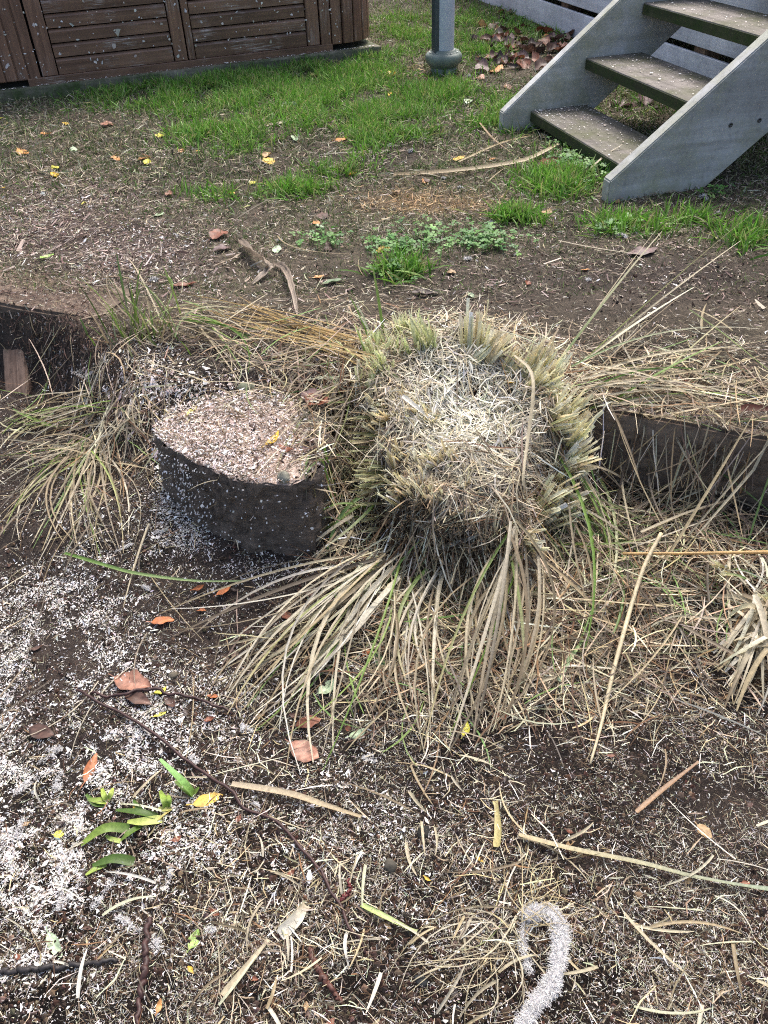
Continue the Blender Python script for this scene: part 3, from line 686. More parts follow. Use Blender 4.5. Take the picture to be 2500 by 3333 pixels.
# ---------------------------------------------------------------- neighbouring clumps
def build_clumps():
    # upright sedge clump on the bank behind the stump
    c = P3(320, 745, 0); org = c.copy()
    t = thing('sedge_clump', 'small upright green and straw sedge clump on the bank behind the stump', 'grass clump', org)
    for k in range(90):
        x, y = random.gauss(310, 48), random.gauss(735, 20); A = P3(x, y, -.01)
        h = random.choice([.05, .06, .08, .1, .13, .17]); a = random.uniform(0, 2*PI); ln = random.uniform(.2, .9)
        B = A+np.array([math.cos(a)*ln*h, math.sin(a)*ln*h*.7, h]); m = (A+B)/2+np.array([0, 0, h*.25])
        g = random.random() < .6; c0 = random.choice(GREENB if g else STRAW)*.8; c1 = random.choice(GREENB if g and random.random() < .5 else STRAW+DULL)
        blade_obj('grass_blade', bez(A, m, B, 7), random.uniform(.003, .0075), c0, c1, t, org, .5)
    fan(t, org, 16, (270, 380, 690, 740), [(420, 700), (520, 690), (540, 750), (480, 780), (400, 640), (260, 560), (180, 600)], (.003, .005), (.03, .09), .3, lift=(.0, .05))
    fan(t, org, 14, (380, 440, 670, 700), [(470, 690), (500, 695), (520, 800), (540, 830), (560, 720)], (.003, .008), (.02, .05), .5, lift=(.0, .03))
    # flattened tuft beside the stump
    c = P3(195, 965, 0); org = c.copy()
    t = thing('flattened_tuft', 'flattened grass tuft combed outwards over white shavings left of the stump', 'grass clump', org)
    fan(t, org, 60, (165, 225, 930, 990), [(0, 960), (-10, 1000), (0, 1060), (0, 1110), (20, 1170), (70, 1200), (110, 1190), (160, 1180), (230, 1200), (290, 1170)], (.0025, .006), (.01, .05), .2, lift=(.0, .03))
    fan(t, org, 26, (150, 240, 840, 920), [(0, 880), (0, 930), (60, 900), (80, 960), (90, 860)], (.0025, .006), (.01, .05), .25, lift=(.0, .03))
    fan(t, org, 22, (210, 300, 850, 940), [(170, 990), (250, 1000), (290, 990), (300, 930), (270, 1040), (150, 930)], (.002, .005), (.01, .05), .1, lift=(.0, .03), cols=PALE+STRAW)
    fan(t, org, 7, (85, 130, 855, 930), [(0, 900), (10, 870), (5, 960), (20, 940)], (.006, .009), (.01, .03), .95, lift=(.0, .02))
    # loose green strap leaf tips
    # broken tussock at the right edge
    c = P3(1745, 1340, 0); org = c.copy()
    t = thing('torn_tussock', 'torn pale tussock of broad broken straw at the timber edge', 'grass tussock', org)
    gx = np.linspace(-.16, .16, 24); X, Y = np.meshgrid(gx, gx); Z = .07*np.clip(1-(X**2+Y**2)/.0225, 0, 1)**.6+.02*vn(X*30, Y*30, 51)-.03
    i = np.arange(23)[:, None]*24+np.arange(23)[None]
    link('root_mound', mesh_np('root_mound', np.stack([X, Y, Z], -1), np.stack([i, i+1, i+25, i+24], -1).reshape(-1, 4), None, M_CORE), t)
    for k in range(14): stub_tuft(t, org, np.array([org[0]+random.gauss(-.03, .05), org[1]+random.gauss(0, .05), 0]), 20, .06, .02, (random.gauss(-.5, .3), random.gauss(-.1, .3), 1), fr=-.03)
    fan(t, org, 40, (1630, 1690, 1280, 1400), [(1545, 1275), (1560, 1340), (1560, 1400), (1550, 1430), (1575, 1480), (1590, 1520), (1640, 1540), (1660, 1500)], (.004, .013), (.01, .05), .04, lift=(.01, .07), cols=PALE+STRAW, side=.1)
    fan(t, org, 14, (1600, 1660, 1230, 1290), [(1540, 1270), (1540, 1230), (1560, 1200), (1600, 1180)], (.002, .006), (.01, .04), .2, lift=(.01, .08), cols=PALE)
    c = P3(1120, 2030, 0); org = c.copy()
    t = thing('dry_root_tuft', 'uprooted tuft of thin pale roots lying against the fluff strip', 'root tuft', org)
    fan(t, org, 34, (1060, 1150, 1970, 2130), [(1010, 1950), (960, 2000), (900, 2060), (840, 2090), (860, 2150), (940, 2180), (1010, 2190), (1080, 2200), (1060, 2100)], (.0009, .0022), (.005, .02), .06, side=.6, lift=(.0, .015), cols=[S(206, 196, 166), S(180, 168, 136), S(214, 206, 182), S(140, 126, 100)], name='root')
    fan(t, org, 26, (1110, 1170, 1930, 2010), [(1060, 1880), (1130, 1830), (1190, 1860), (1230, 1900), (1180, 2010), (1250, 1960), (1260, 2040)], (.0008, .0018), (.01, .03), .0, side=.35, lift=(.002, .02), cols=[S(206, 192, 150), S(176, 160, 124)], name='root')
    # strap-leaved sprouts among the white shavings
    sprouts = [
        ('broad bright green strap leaf shoot pointing up beside a yellow leaf', [((418, 1718), (395, 1690), (345, 1640), .05, .016, GREENB[0]*.9, S(150, 205, 120)), ((416, 1718), (400, 1705), (378, 1688), .02, .012, GREENB[1]*.8, GREENB[0]), ((418, 1716), (424, 1708), (430, 1700), .015, .008, GREENB[2], GREENB[2])]),
        ('cut yellow-green sprout with four stubby leaves in white shavings', [((232, 1730), (225, 1718), (220, 1702), .02, .010, GREENB[2], S(176, 196, 84)), ((234, 1730), (240, 1715), (244, 1702), .02, .010, GREENB[2], S(186, 200, 96)), ((230, 1732), (215, 1730), (190, 1727), .015, .012, S(176, 196, 84), GREENB[2]), ((226, 1738), (205, 1735), (186, 1716), .01, .012, GREENB[1]*.7, GREENB[1]*.8)]),
        ('green sprout with forked yellow-green leaves beside the dark vine', [((362, 1745), (355, 1728), (346, 1708), .03, .012, GREENB[0], S(170, 196, 90)), ((366, 1744), (366, 1728), (362, 1715), .03, .009, GREENB[0], S(170, 196, 90)), ((370, 1745), (355, 1748), (342, 1745), .01, .010, S(190, 190, 110), S(170, 176, 90))]),
        ('long dark green strap leaves of a trodden plant in white shavings', [((340, 1765), (300, 1755), (250, 1750), .02, .014, GREENB[1]*.6, GREENB[1]*.7), ((350, 1770), (310, 1775), (275, 1775), .015, .015, S(196, 204, 120), S(180, 196, 100)), ((318, 1765), (300, 1745), (288, 1728), .02, .010, GREENB[1]*.6, GREENB[1]*.8), ((280, 1790), (225, 1790), (175, 1825), .03, .016, GREENB[1]*.7, S(150, 176, 80)), ((305, 1785), (280, 1800), (262, 1815), .015, .013, GREENB[1]*.7, GREENB[0]), ((262, 1818), (240, 1812), (228, 1805), .01, .008, S(190, 206, 110), GREENB[0]), ((375, 1745), (355, 1760), (340, 1772), .01, .006, S(190, 176, 110), S(190, 180, 110))]),
        ('crumpled dark green leaf blade lying below the trodden sprouts', [((290, 1862), (245, 1855), (200, 1870), .015, .016, GREENB[1]*.55, GREENB[1]*.7), ((230, 1868), (205, 1878), (185, 1890), .01, .009, GREENB[0], S(170, 190, 90))])]
    for lab, bl in sprouts:
        org = P3(*bl[0][0], 0); t = thing('green_sprout', lab, 'plant', org)
        for a, b, c, arc, w, c0, c1 in bl:
            A, B, Cc = P3(*a, .002), P3(*b, arc*.6), P3(*c, arc if 'pointing' in lab else .006)
            blade_obj('leaf', catmull([A, B, Cc], 9), w, c0, c1, t, org, .35, roll=random.gauss(0, .2), tip=.35)
build_clumps()

# ---------------------------------------------------------------- leaves
LC = {'orange': S(178, 108, 64), 'rust': S(132, 80, 58), 'pink': S(164, 118, 98), 'mauve': S(112, 90, 88), 'brown': S(92, 68, 58), 'dark': S(60, 47, 43), 'yellow': S(214, 176, 66), 'lemon': S(214, 208, 84),
      'green': S(96, 124, 84), 'lime': S(164, 196, 104), 'pale': S(176, 196, 160), 'tan': S(170, 140, 100), 'red': S(204, 90, 54), 'apricot': S(210, 150, 90), 'grey': S(140, 152, 140)}
def leaf_mesh(L, W, col, curl, cup, seed, pet=.25, wavy=.5):
    r = np.random.default_rng(seed); K, m = 12, 7
    t = np.linspace(0, 1, K); w = W/2*np.sin(PI*np.clip(t, 0, 1)**.85)**.75; w[0] = .0015; w[-1] = .0008
    w = w*(1+r.normal(0, .05, K)); u = np.linspace(-1, 1, m)
    ph = r.random()*6
    X = (t[:, None]-.5)*L+0*u[None]; Y = w[:, None]*u[None]*(1-.25*abs(cup))
    Z = cup*np.abs(u)[None]**1.5*w[:, None]+curl*L*((t-.5)**2*2.2)[:, None]+wavy*.06*W*np.sin(t*9+ph)[:, None]*u[None]+.05*W*np.sin(t*14+ph*2)[:, None]*np.abs(u)[None]
    Y = Y+.06*L*np.sin(t*3.2+ph)[:, None]*.4
    spot = r.normal(0, .12, (K, m)); mid = np.exp(-(u/.12)**2)[None]
    c = col[None, None]*np.exp(spot)[..., None]; c = c*(1+.25*mid[..., None]); edge = (np.abs(u) > .95)[None, :, None]; c = np.where(edge, c*.75, c)
    V = np.stack([X, Y, Z], -1).reshape(-1, 3); i = np.arange(K-1)[:, None]*m+np.arange(m-1)[None]; Fq = np.stack([i, i+1, i+m+1, i+m], -1).reshape(-1, 4)
    cc = c.reshape(-1, 3)
    if pet:
        p = np.array([[-L/2, V[m//2, 1], V[m//2, 2]], [-L/2-pet*L*.5, V[m//2, 1]+.02*L, V[m//2, 2]+.02*L], [-L/2-pet*L, V[m//2, 1]+.05*L, V[m//2, 2]]])
        pv, pf, pc = ribbons(p[None], np.full((1, 3), .0009), np.repeat((col*.7)[None, None], 3, 1), .3, [0], 3)
        V, Fq, cc = join([(V, Fq, cc), (pv, pf, pc)])
    V[:, 2] -= V[:, 2].min()
    return mesh_np('fallen_leaf', V, Fq, np.clip(cc, 0, .9), M_LEAF)
def leaf(x0, y0, x1, y1, wr, ck, label, group=None, curl=None, cup=None, lift=.003, seed=None, maxL=.11, tilt=.12):
    A, B = P3(x0, y0, 0), P3(x1, y1, 0); d = B-A; L = float(np.clip(np.hypot(d[0], d[1]), .012, maxL))
    sd_ = random.randrange(10**6) if seed is None else seed
    me = leaf_mesh(L, L*wr, LC[ck]*random.uniform(.85, 1.12), random.uniform(-.15, .35) if curl is None else curl, random.uniform(-.2, .5) if cup is None else cup, sd_, .22)
    c = (A+B)/2; z = max(A[2], B[2], c[2], float(surf(c[0], c[1])))
    o = link('fallen_leaf', me, None, (c[0], c[1], z+lift)); o.rotation_euler = (random.gauss(0, tilt), -math.atan2(d[2], max(.02, math.hypot(d[0], d[1])))*.6+random.gauss(0, tilt*.5), math.atan2(d[1], d[0]))
    return tag(o, label, 'leaf', group)
def build_leaves():
    hero = [
        (470, 1292, 500, 1270, .55, 'orange', 'orange-brown leaf on shavings just in front of the stump'),
        (328, 1348, 378, 1345, .5, 'orange', 'orange leaf below the stump among white shavings and straw ends'),
        (250, 1466, 328, 1490, .62, 'pink', 'large pinkish brown leaf under the short dark vine'),
        (185, 1692, 210, 1630, .34, 'orange', 'narrow orange lance-shaped leaf standing out on white shavings'),
        (65, 1580, 120, 1590, .5, 'brown', 'dark red-brown leaf half buried in white shavings'),
        (640, 1572, 695, 1555, .6, 'rust', 'rust red leaf speckled with white chips beside the straw fan'),
        (627, 1615, 690, 1640, .7, 'pink', 'curled dusty pink leaf below the rust red leaf'),
        (850, 1415, 892, 1398, .65, 'orange', 'rounded orange-brown leaf under drooping tussock straw'),
        (893, 1450, 885, 1408, .65, 'rust', 'rust brown leaf touching a rounded orange-brown leaf'),
        (1028, 1311, 1062, 1310, .62, 'rust', 'oval rust brown leaf on straw below the front of the tussock'),
        (1070, 1552, 1100, 1545, .75, 'rust', 'small round brown leaf at the ends of the curved straw'),
        (1505, 1785, 1536, 1812, .75, 'tan', 'tan oval leaf lying alone on dark soil'),
        (372, 622, 426, 616, .5, 'rust', 'curled rust brown leaf on bare soil behind the sedge clump'),
        (460, 522, 488, 505, .7, 'rust', 'folded red-brown leaf above a mauve leaf at the lawn edge'),
        (462, 548, 500, 536, .65, 'mauve', 'mauve-brown lobed leaf at the lawn edge'),
        (675, 602, 708, 600, .42, 'apricot', 'apricot leaf beside a grey-green leaf on the terrace'),
        (697, 618, 742, 608, .45, 'green', 'dull green oval leaf on the terrace behind the straw bundle'),
        (718, 308, 752, 303, .75, 'apricot', 'bright orange curled leaf on the lawn in front of the tub'),
        (1220, 414, 1260, 412, .85, 'red', 'bright red-orange rounded leaf beside clover at the stair foot'),
        (980, 350, 1002, 340, .5, 'yellow', 'small yellow-orange leaf at the end of a long straw on the lawn'),
        (1168, 365, 1202, 350, .6, 'rust', 'red-brown leaf on the lawn near the lowest tread'),
        (575, 968, 603, 938, .35, 'yellow', 'bright yellow curled leaf on the sawdust of the stump'),
        (405, 900, 425, 880, .3, 'lemon', 'thin yellow leaf at the back of the stump top'),
        (1000, 1595, 1008, 1562, .55, 'lemon', 'lemon yellow teardrop leaf on dark litter'),
        (418, 1742, 482, 1718, .45, 'yellow', 'large mustard yellow folded leaf beside the green shoots'),
        (118, 1806, 140, 1804, .95, 'lemon', 'round yellow-green leaf lying on white shavings'),
        (335, 1505, 360, 1488, .6, 'lemon', 'yellow leaf caught under the short dark vine'),
        (333, 1552, 362, 1538, .35, 'lemon', 'torn yellow leaf scrap between the two vines'),
        (982, 992, 1028, 1008, .5, 'tan', 'yellow-brown oval leaf lying on top of the tussock'),
        (1085, 822, 1120, 835, .5, 'yellow', 'yellow spotted leaf resting against the tussock rim'),
        (1090, 845, 1112, 836, .6, 'dark', 'dark brown leaf scrap under the yellow leaf on the tussock'),
        (812, 1420, 832, 1450, .6, 'green', 'small olive green leaf under the hanging straw'),
        (690, 1505, 728, 1475, .6, 'pale', 'pale green dusty leaf between the straw blades'),
        (410, 2052, 430, 2010, .6, 'lime', 'lime green oval leaf lying flat on dark litter'),
        (105, 2018, 135, 2068, .4, 'pale', 'pale green pointed leaf on dark litter'),
        (755, 1600, 790, 1578, .5, 'pale', 'pale green torn leaf near the straw ends'),
        (88, 566, 118, 554, .5, 'lime', 'pale green leaf on the chip strewn terrace'),
        (332, 470, 356, 462, .6, 'pale', 'pale green leaf on thin lawn'),
        (550, 1560, 575, 1542, .5, 'tan', 'tan scrap of leaf next to the straw fan tips'),
        (358, 1510, 380, 1535, .5, 'brown', 'brown leaf under the dark vine near the big pink leaf'),
        (270, 1505, 330, 1525, .45, 'brown', 'dark leaf dusted with shavings under the long vine'),
        (35, 325, 66, 338, .45, 'apricot', 'orange leaf tip on the thin lawn before the tub'),
        (300, 350, 326, 342, .6, 'apricot', 'orange-yellow leaf in the middle of the thin lawn'),
        (1060, 160, 1085, 150, .7, 'apricot', 'orange leaf on the grass between post and stairs'),
        (1260, 225, 1290, 218, .5, 'brown', 'brown leaf lying on the lowest tread'),
        (1480, 842, 1495, 822, .5, 'rust', 'red-brown leaf on soil behind the timber sleeper'),
        (1355, 552, 1420, 540, .5, 'mauve', 'big purple-brown leaf on bare soil near the tall straw tips'),
        (890, 638, 948, 635, .5, 'dark', 'black-brown leaf behind the tussock'),
        (665, 885, 690, 870, .6, 'mauve', 'mauve curled leaf between the stump and the tussock'),
        (65, 1408, 92, 1398, .5, 'brown', 'brown leaf among shavings below the flattened tuft'),
        (815, 548, 842, 538, .7, 'yellow', 'yellow-green leaf in clover on the terrace'),
        (705, 2225, 722, 2200, .6, 'rust', 'small rust leaf near the thin vine end'),
        (340, 2190, 350, 2160, .5, 'apricot', 'small orange scrap on the dark litter by the short root')]
    for a in hero: leaf(*a)
    def many(n, xr, yr, size, cols, lab, grp, wr=(.45, .8), **k):
        for _ in range(n):
            x, y = random.uniform(*xr), random.uniform(*yr); a = random.uniform(0, 2*PI); s = random.uniform(*size)
            ck = random.choice(cols); w_ = random.uniform(*wr); q = (wr[0]+wr[1])/2
            word = ('large ' if s > (size[0]+size[1])/2 else 'small ')+('broad ' if w_ > q else 'narrow ')+{'lemon': 'lemon yellow', 'apricot': 'pale orange', 'dark': 'blackish', 'pale': 'pale green', 'rust': 'rust red', 'tan': 'tan', 'pink': 'dusty pink', 'mauve': 'mauve'}.get(ck, ck)
            leaf(x, y, x+s*math.cos(a), y+s*math.sin(a)*.6, w_, ck, word+' '+lab, grp, **k)
    many(75, (1030, 1245), (72, 150), (16, 34), ['brown', 'brown', 'dark', 'mauve', 'rust', 'dark', 'pink'], 'curled leaf in the leaf drift beside the deck skirting', 'leaf drift beside the deck', curl=.4, tilt=.5, lift=.01)
    many(18, (1000, 1240), (20, 110), (12, 26), ['brown', 'tan', 'apricot', 'dark'], 'leaf on the weedy ground between post and deck', 'leaves between post and deck', tilt=.4)
    many(14, (1320, 1430), (160, 240), (14, 26), ['brown', 'dark', 'mauve'], 'dead leaf under the open stairs', 'leaves under the stairs', tilt=.4)
    many(22, (0, 560), (225, 440), (9, 18), ['lemon', 'yellow', 'lemon', 'apricot', 'pink', 'pale'], 'leaf scattered on the thin lawn before the tub', 'leaves on the thin lawn')
    many(20, (450, 1200), (170, 420), (10, 24), ['tan', 'pink', 'apricot', 'yellow', 'brown', 'pale'], 'leaf scattered on the grassy lawn', 'leaves on the grassy lawn')
    many(14, (560, 1350), (440, 640), (12, 24), ['tan', 'rust', 'apricot', 'brown', 'pale', 'mauve'], 'leaf on the terrace behind the tussock', 'leaves behind the tussock')
    many(26, (360, 1150), (1260, 1640), (14, 34), ['rust', 'brown', 'brown', 'dark', 'orange'], 'leaf in the litter below stump and tussock', 'leaves in the litter below the tussock')
    many(26, (0, 1100), (1650, 2200), (10, 26), ['rust', 'brown', 'brown', 'dark', 'tan', 'yellow'], 'leaf scrap on the shaving strewn foreground soil', 'leaf scraps on the foreground')
    many(10, (1150, 1650), (1600, 2200), (10, 22), ['tan', 'brown', 'rust'], 'leaf scrap on bare foreground soil', 'leaf scraps on bare soil')
    many(12, (620, 770), (790, 1010), (18, 36), ['brown', 'mauve', 'dark', 'rust'], 'leaf caught in the gap between stump and tussock', 'leaves between stump and tussock')
build_leaves()

# ---------------------------------------------------------------- dry strap leaves, loose straws, reeds, vines, stones, wool
def build_loose():
    def strap(pts, w, c0, c1, label, name='dry_strap_leaf', cat='dry leaf', group=None, fold=.6, tip=.5, K=14):
        P = catmull([P3(a, b, h) for a, b, h in pts], K); P[:, 2] = np.maximum(P[:, 2], surf(P[:, 0], P[:, 1])+.002)
        if name == 'dry_strap_leaf':
            rr = np.random.default_rng(len(label)); P = catmull([P3(a, b, h) for a, b, h in pts], 26); P[:, 2] = np.maximum(P[:, 2], surf(P[:, 0], P[:, 1])+.003); K = 26; m = 7
            T = np.gradient(P, axis=0); T /= np.linalg.norm(T, axis=1, keepdims=True); sd_ = np.cross(T, [0, 0, 1.]); sd_ /= np.linalg.norm(sd_, axis=1, keepdims=True); tw = np.cumsum(rr.normal(0, .16, K))
            nn_ = np.cross(sd_, T); u = np.linspace(-1, 1, m); wv = w/2*np.interp(np.linspace(0, 1, K), [0, .15, .5, .85, 1], [.5, 1, .9, .6, .2])*np.exp(rr.normal(0, .08, K))
            ct_, st_ = np.cos(tw)[:, None], np.sin(tw)[:, None]; A_, B_ = sd_*ct_+nn_*st_, nn_*ct_-sd_*st_
            V = P[:, None]+A_[:, None]*(wv[:, None]*u[None])[..., None]+B_[:, None]*(wv[:, None]*(.55*np.abs(u)[None]+.16*np.cos(u*9)[None]+rr.normal(0, .05, (K, m))))[..., None]
            col = (c0+(c1-c0)*np.linspace(0, 1, K)[:, None])[:, None]*np.array([.7, 1.1, .75, 1., .65, 1.15, .8])[None, :, None]*np.exp(rr.normal(0, .12, (K, m, 1)))
            i = np.arange(K-1)[:, None]*m+np.arange(m-1)[None]
            return tag(link(name, mesh_np(name, V.reshape(-1, 3)-P[13], np.stack([i, i+1, i+m+1, i+m], -1).reshape(-1, 4), col.reshape(-1, 3), M_BLADE), None, P[13]), label, cat, group)
        return tag(blade_obj(name, P, w, c0, c1, None, P[len(P)//2], fold, tip=tip), label, cat, group)
    g = S(176, 160, 142); gd = S(130, 115, 100)
    strap([(520, 518, .02), (540, 545, .03), (575, 568, .035), (578, 585, .02), (545, 612, .005)], .034, gd, g, 'broad curled grey-brown dead strap leaf at the lawn edge')
    strap([(590, 570, .01), (615, 580, .02), (632, 625, .03), (642, 680, .01)], .020, gd, g, 'narrow twisted grey-brown dead leaf hanging over the terrace edge')
    strap([(460, 575, .006), (500, 560, .012), (530, 540, .01)], .010, g, g, 'short grey stick-like dead leaf next to the mauve leaf')
    def reed(pts, r0, r1, c, label, name):
        P = catmull([P3(a, b, h) for a, b, h in pts], 24); V, Fs = tube(P, [r0, r0, r1], 8); rr = np.random.default_rng(3)
        col = np.repeat((c[None]*np.exp(rr.normal(0, .08, (24, 1))))[:, None], 8, 1).reshape(-1, 3); col = np.vstack([col, c, c])
        tag(link(name, mesh_np(name, V-P[12], Fs, col, M_BLADE), None, P[12]), label, 'reed' if name == 'reed_stem' else 'straw')
    reed([(1345, 1196, .05), (1500, 1195, .06), (1690, 1192, .065)], .0028, .0042, S(206, 172, 116), 'golden reed stem lying level over the straw right of the tussock', 'reed_stem')
    reed([(1428, 1152, .07), (1385, 1240, .05), (1330, 1430, .03), (1300, 1560, .015), (1275, 1650, .008)], .0042, .0020, S(216, 202, 168), 'long pale straw stalk running down from the tangle to the dark soil', 'straw_stalk')
    strap([(1365, 915, .03), (1450, 950, .03), (1490, 990, .05), (1530, 1015, .02)], .006, STRAW[0], STRAW[1], 'straw blade crossing the face of the right timber sleeper', 'loose_straw', 'straw')
    strap([(1300, 940, .05), (1390, 910, .06), (1480, 890, .05), (1665, 855, .04)], .010, STRAW[4], STRAW[0], 'broad straw blade lying along the top of the right sleeper', 'loose_straw', 'straw')
    strap([(1385, 1150, .05), (1480, 1110, .05), (1560, 1085, .05), (1640, 1060, .04)], .008, STRAW[4], STRAW[3], 'straw blade rising to the foot of the right sleeper', 'loose_straw', 'straw')
    strap([(1205, 1470, .02), (1225, 1430, .02), (1260, 1380, .02)], .011, S(190, 206, 170), S(150, 176, 110), 'pale green flat blade end below the straw tangle', 'loose_straw', 'straw')
    strap([(1215, 1440, .02), (1270, 1442, .02), (1330, 1446, .02)], .012, PALE[2], PALE[0], 'pale torn straw strip crossing the long straw stalk', 'loose_straw', 'straw')
    strap([(1375, 1755, .01), (1440, 1700, .012), (1510, 1645, .01)], .009, S(172, 142, 112), S(156, 128, 104), 'reddish tan straw strip alone on the soil at right', 'loose_straw', 'straw')
    strap([(1075, 1830, .008), (1078, 1790, .01), (1072, 1730, .008)], .014, S(206, 192, 130), S(196, 184, 130), 'short thick yellowish straw stub standing out on the soil', 'straw_stub', 'straw', tip=.8)
    strap([(1120, 1805, .01), (1230, 1835, .015), (1380, 1865, .012), (1500, 1895, .01), (1670, 1925, .01)], .011, STRAW[0], S(140, 154, 130), 'long straw blade turning green across the lower right soil', 'loose_straw', 'straw', tip=1.)
    strap([(500, 1695, .008), (620, 1715, .012), (700, 1740, .012), (780, 1765, .008)], .013, S(190, 176, 150), STRAW[1], 'pale flat straw strip lying across the long vine', 'loose_straw', 'straw')
    strap([(140, 1195, .02), (240, 1225, .03), (300, 1240, .03), (420, 1255, .02), (530, 1255, .01)], .008, GREENB[1], S(140, 160, 110), 'single dark green blade curving across the shavings below the stump', 'loose_grass', 'grass blade')
    strap([(1490, 670, .02), (1560, 720, .05), (1660, 800, .05)], .008, S(150, 168, 120), S(140, 160, 96), 'flat green blade on bare soil behind the right sleeper', 'loose_grass', 'grass blade')
    strap([(560, 275, .006), (620, 262, .012), (660, 240, .008), (690, 222, .006)], .016, S(206, 190, 164), S(190, 176, 150), 'pale peeled curved stalk on the lawn in front of the tub', 'dry_stalk', 'straw')
    strap([(850, 378, .008), (980, 370, .015), (1120, 350, .02), (1180, 325, .025), (1208, 310, .02)], .020, S(170, 150, 116), S(212, 200, 168), 'long pale curved straw stalk on the lawn before the stairs', 'dry_stalk', 'straw')
    strap([(1035, 265, .02), (1065, 300, .02), (1110, 335, .01)], .010, S(176, 150, 116), S(150, 130, 100), 'thin brown stalk lying across the lawn straw', 'dry_stalk', 'straw')
    strap([(990, 350, .01), (1080, 310, .012), (1150, 292, .01)], .009, S(190, 176, 140), S(180, 160, 120), 'thin straw pointing to the lowest tread', 'dry_stalk', 'straw')
    strap([(1275, 365, .02), (1310, 335, .05), (1345, 312, .07)], .010, S(190, 180, 150), S(190, 176, 150), 'straw stick leaning on the lowest tread', 'dry_stalk', 'straw')
    strap([(1600, 888, .02), (1640, 888, .02), (1680, 890, .02)], .022, S(110, 66, 50), S(98, 58, 46), 'dark red bark strip on top of the right sleeper', 'bark_strip', 'bark', fold=1.)
    strap([(605, 2020, .006), (640, 1985, .01), (660, 1955, .006)], .020, PALE[2], STRAW[4], 'short pale wedge of split straw on the foreground litter', 'straw_stub', 'straw', tip=.9)
    strap([(480, 2150, .006), (540, 2080, .01), (580, 2030, .006)], .009, STRAW[2], STRAW[4], 'straight pale straw lying slantwise on the foreground litter', 'loose_straw', 'straw', tip=.9)
    strap([(780, 1955, .008), (840, 1985, .01), (900, 2015, .006)], .009, S(176, 196, 120), S(196, 206, 150), 'light green cut stem on the foreground litter', 'loose_grass', 'grass blade', tip=.9)
    # unsingled loose straws
    def many(n, xr, yr, L, w, cols, label, grp, lift=(.004, .04), ang=None):
        for k in range(n):
            x, y = random.uniform(*xr), random.uniform(*yr); A = P3(x, y, random.uniform(*lift)); l_ = random.uniform(*L); a = random.uniform(0, 2*PI) if ang is None else random.gauss(ang, .5)
            B = A+np.array([math.cos(a), math.sin(a), 0])*l_; B[2] = max(float(surf(B[0], B[1])), A[2]-.6*l_)+random.uniform(*lift)
            P = blade_path(A, B, random.uniform(0, .02), random.gauss(0, .12), 8)
            c0 = random.choice(cols)*random.uniform(.75, 1.1)
            w_ = random.uniform(*w); lum = c0@np.array([.3, .6, .1]); q = (L[0]+L[1])/2
            word = ('long ' if l_ > q else 'short ')+('thick ' if w_ > (w[0]+w[1])/2 else 'thin ')+('greenish' if c0[1] > c0[0]*1.05 else 'cream' if lum > .52 else 'tan' if lum > .3 else 'grey-brown')
            tag(blade_obj('loose_straw', P, w_, c0, c0*random.uniform(.8, 1.15), None, P[4], .5), word+' '+label, 'straw', grp)
    many(70, (1290, 1659), (950, 1400), (.12, .32), (.003, .007), STRAW+DULL+[GREENB[3]], 'straw in the tangle below the right timber sleeper', 'straws in the tangle')
    many(26, (1200, 1659), (700, 900), (.1, .3), (.003, .007), STRAW+DULL, 'straw on soil behind the right timber sleeper', 'straws behind the right sleeper', (.003, .02))
    many(22, (430, 780), (660, 860), (.1, .3), (.002, .0045), STRAW[:4], 'straw on the bank behind the stump', 'straws behind the stump', (.003, .03))
    many(24, (0, 500), (1000, 1480), (.08, .25), (.002, .005), STRAW+DULL, 'straw on the white shavings below the flattened tuft', 'straws on the shavings', (.003, .02), ang=-2.0)
    many(60, (60, 1100), (1650, 2212), (.03, .09), (.002, .006), PALE+STRAW, 'cut straw on the shaving strewn foreground', 'short straws on the foreground', (.003, .01))
    many(30, (1100, 1659), (1450, 2212), (.04, .14), (.002, .006), PALE+STRAW, 'cut straw on bare soil around the fluff strip', 'short straws on bare soil', (.003, .01))
    many(20, (560, 1500), (300, 620), (.08, .3), (.003, .006), STRAW+DULL, 'dry stalk lying on the terrace lawn', 'stalks on the lawn', (.003, .012))
    # dark vines and roots
    red = S(62, 40, 37)
    def vine(pts, r0, r1, label, c=red):
        P = catmull([P3(a, b, h) for a, b, h in pts], 60); rr = np.random.default_rng(len(pts)); P = P+rr.normal(0, .0007, P.shape)+.002*np.sin(np.arange(60)[:, None]*np.array([[.9, .7, .5]]))
        V, Fs = tube(P, [r0, r0*1.1, r1], 7); rad = rr.normal(1, .1, len(V))[:, None]
        me = mesh_np('vine', V-P[30], Fs, c[None]*np.clip(rad, .7, 1.4), M_TWIG); tag(link('vine', me, None, P[30]), label, 'vine')
    vine([(165, 1492, .01), (200, 1508, .014), (270, 1545, .012), (330, 1583, .014), (400, 1640, .014), (485, 1697, .01), (520, 1735, .008), (600, 1780, .006), (680, 1865, .008), (720, 1930, .01), (755, 2000, .008), (790, 2055, .004)], .0027, .0023, 'long dark reddish vine running diagonally over the foreground litter')
    vine([(195, 1498, .012), (250, 1503, .01), (315, 1488, .016), (370, 1498, .014), (430, 1510, .01), (500, 1540, .006)], .0028, .0024, 'short dark vine forking off over the large pink leaf')
    vine([(322, 1985, .006), (315, 2050, .008), (312, 2100, .008), (302, 2150, .006), (296, 2230, .004)], .0045, .003, 'purple-brown root lying near the lime green leaf')
    vine([(668, 2050, .004), (690, 2100, .007), (712, 2130, .007), (735, 2165, .003)], .004, .003, 'short bent brown root on the foreground litter', S(86, 54, 44))
    vine([(735, 1945, .008), (755, 1925, .01), (752, 1900, .012)], .0022, .0015, 'small red side shoot of the long vine', S(96, 40, 40))
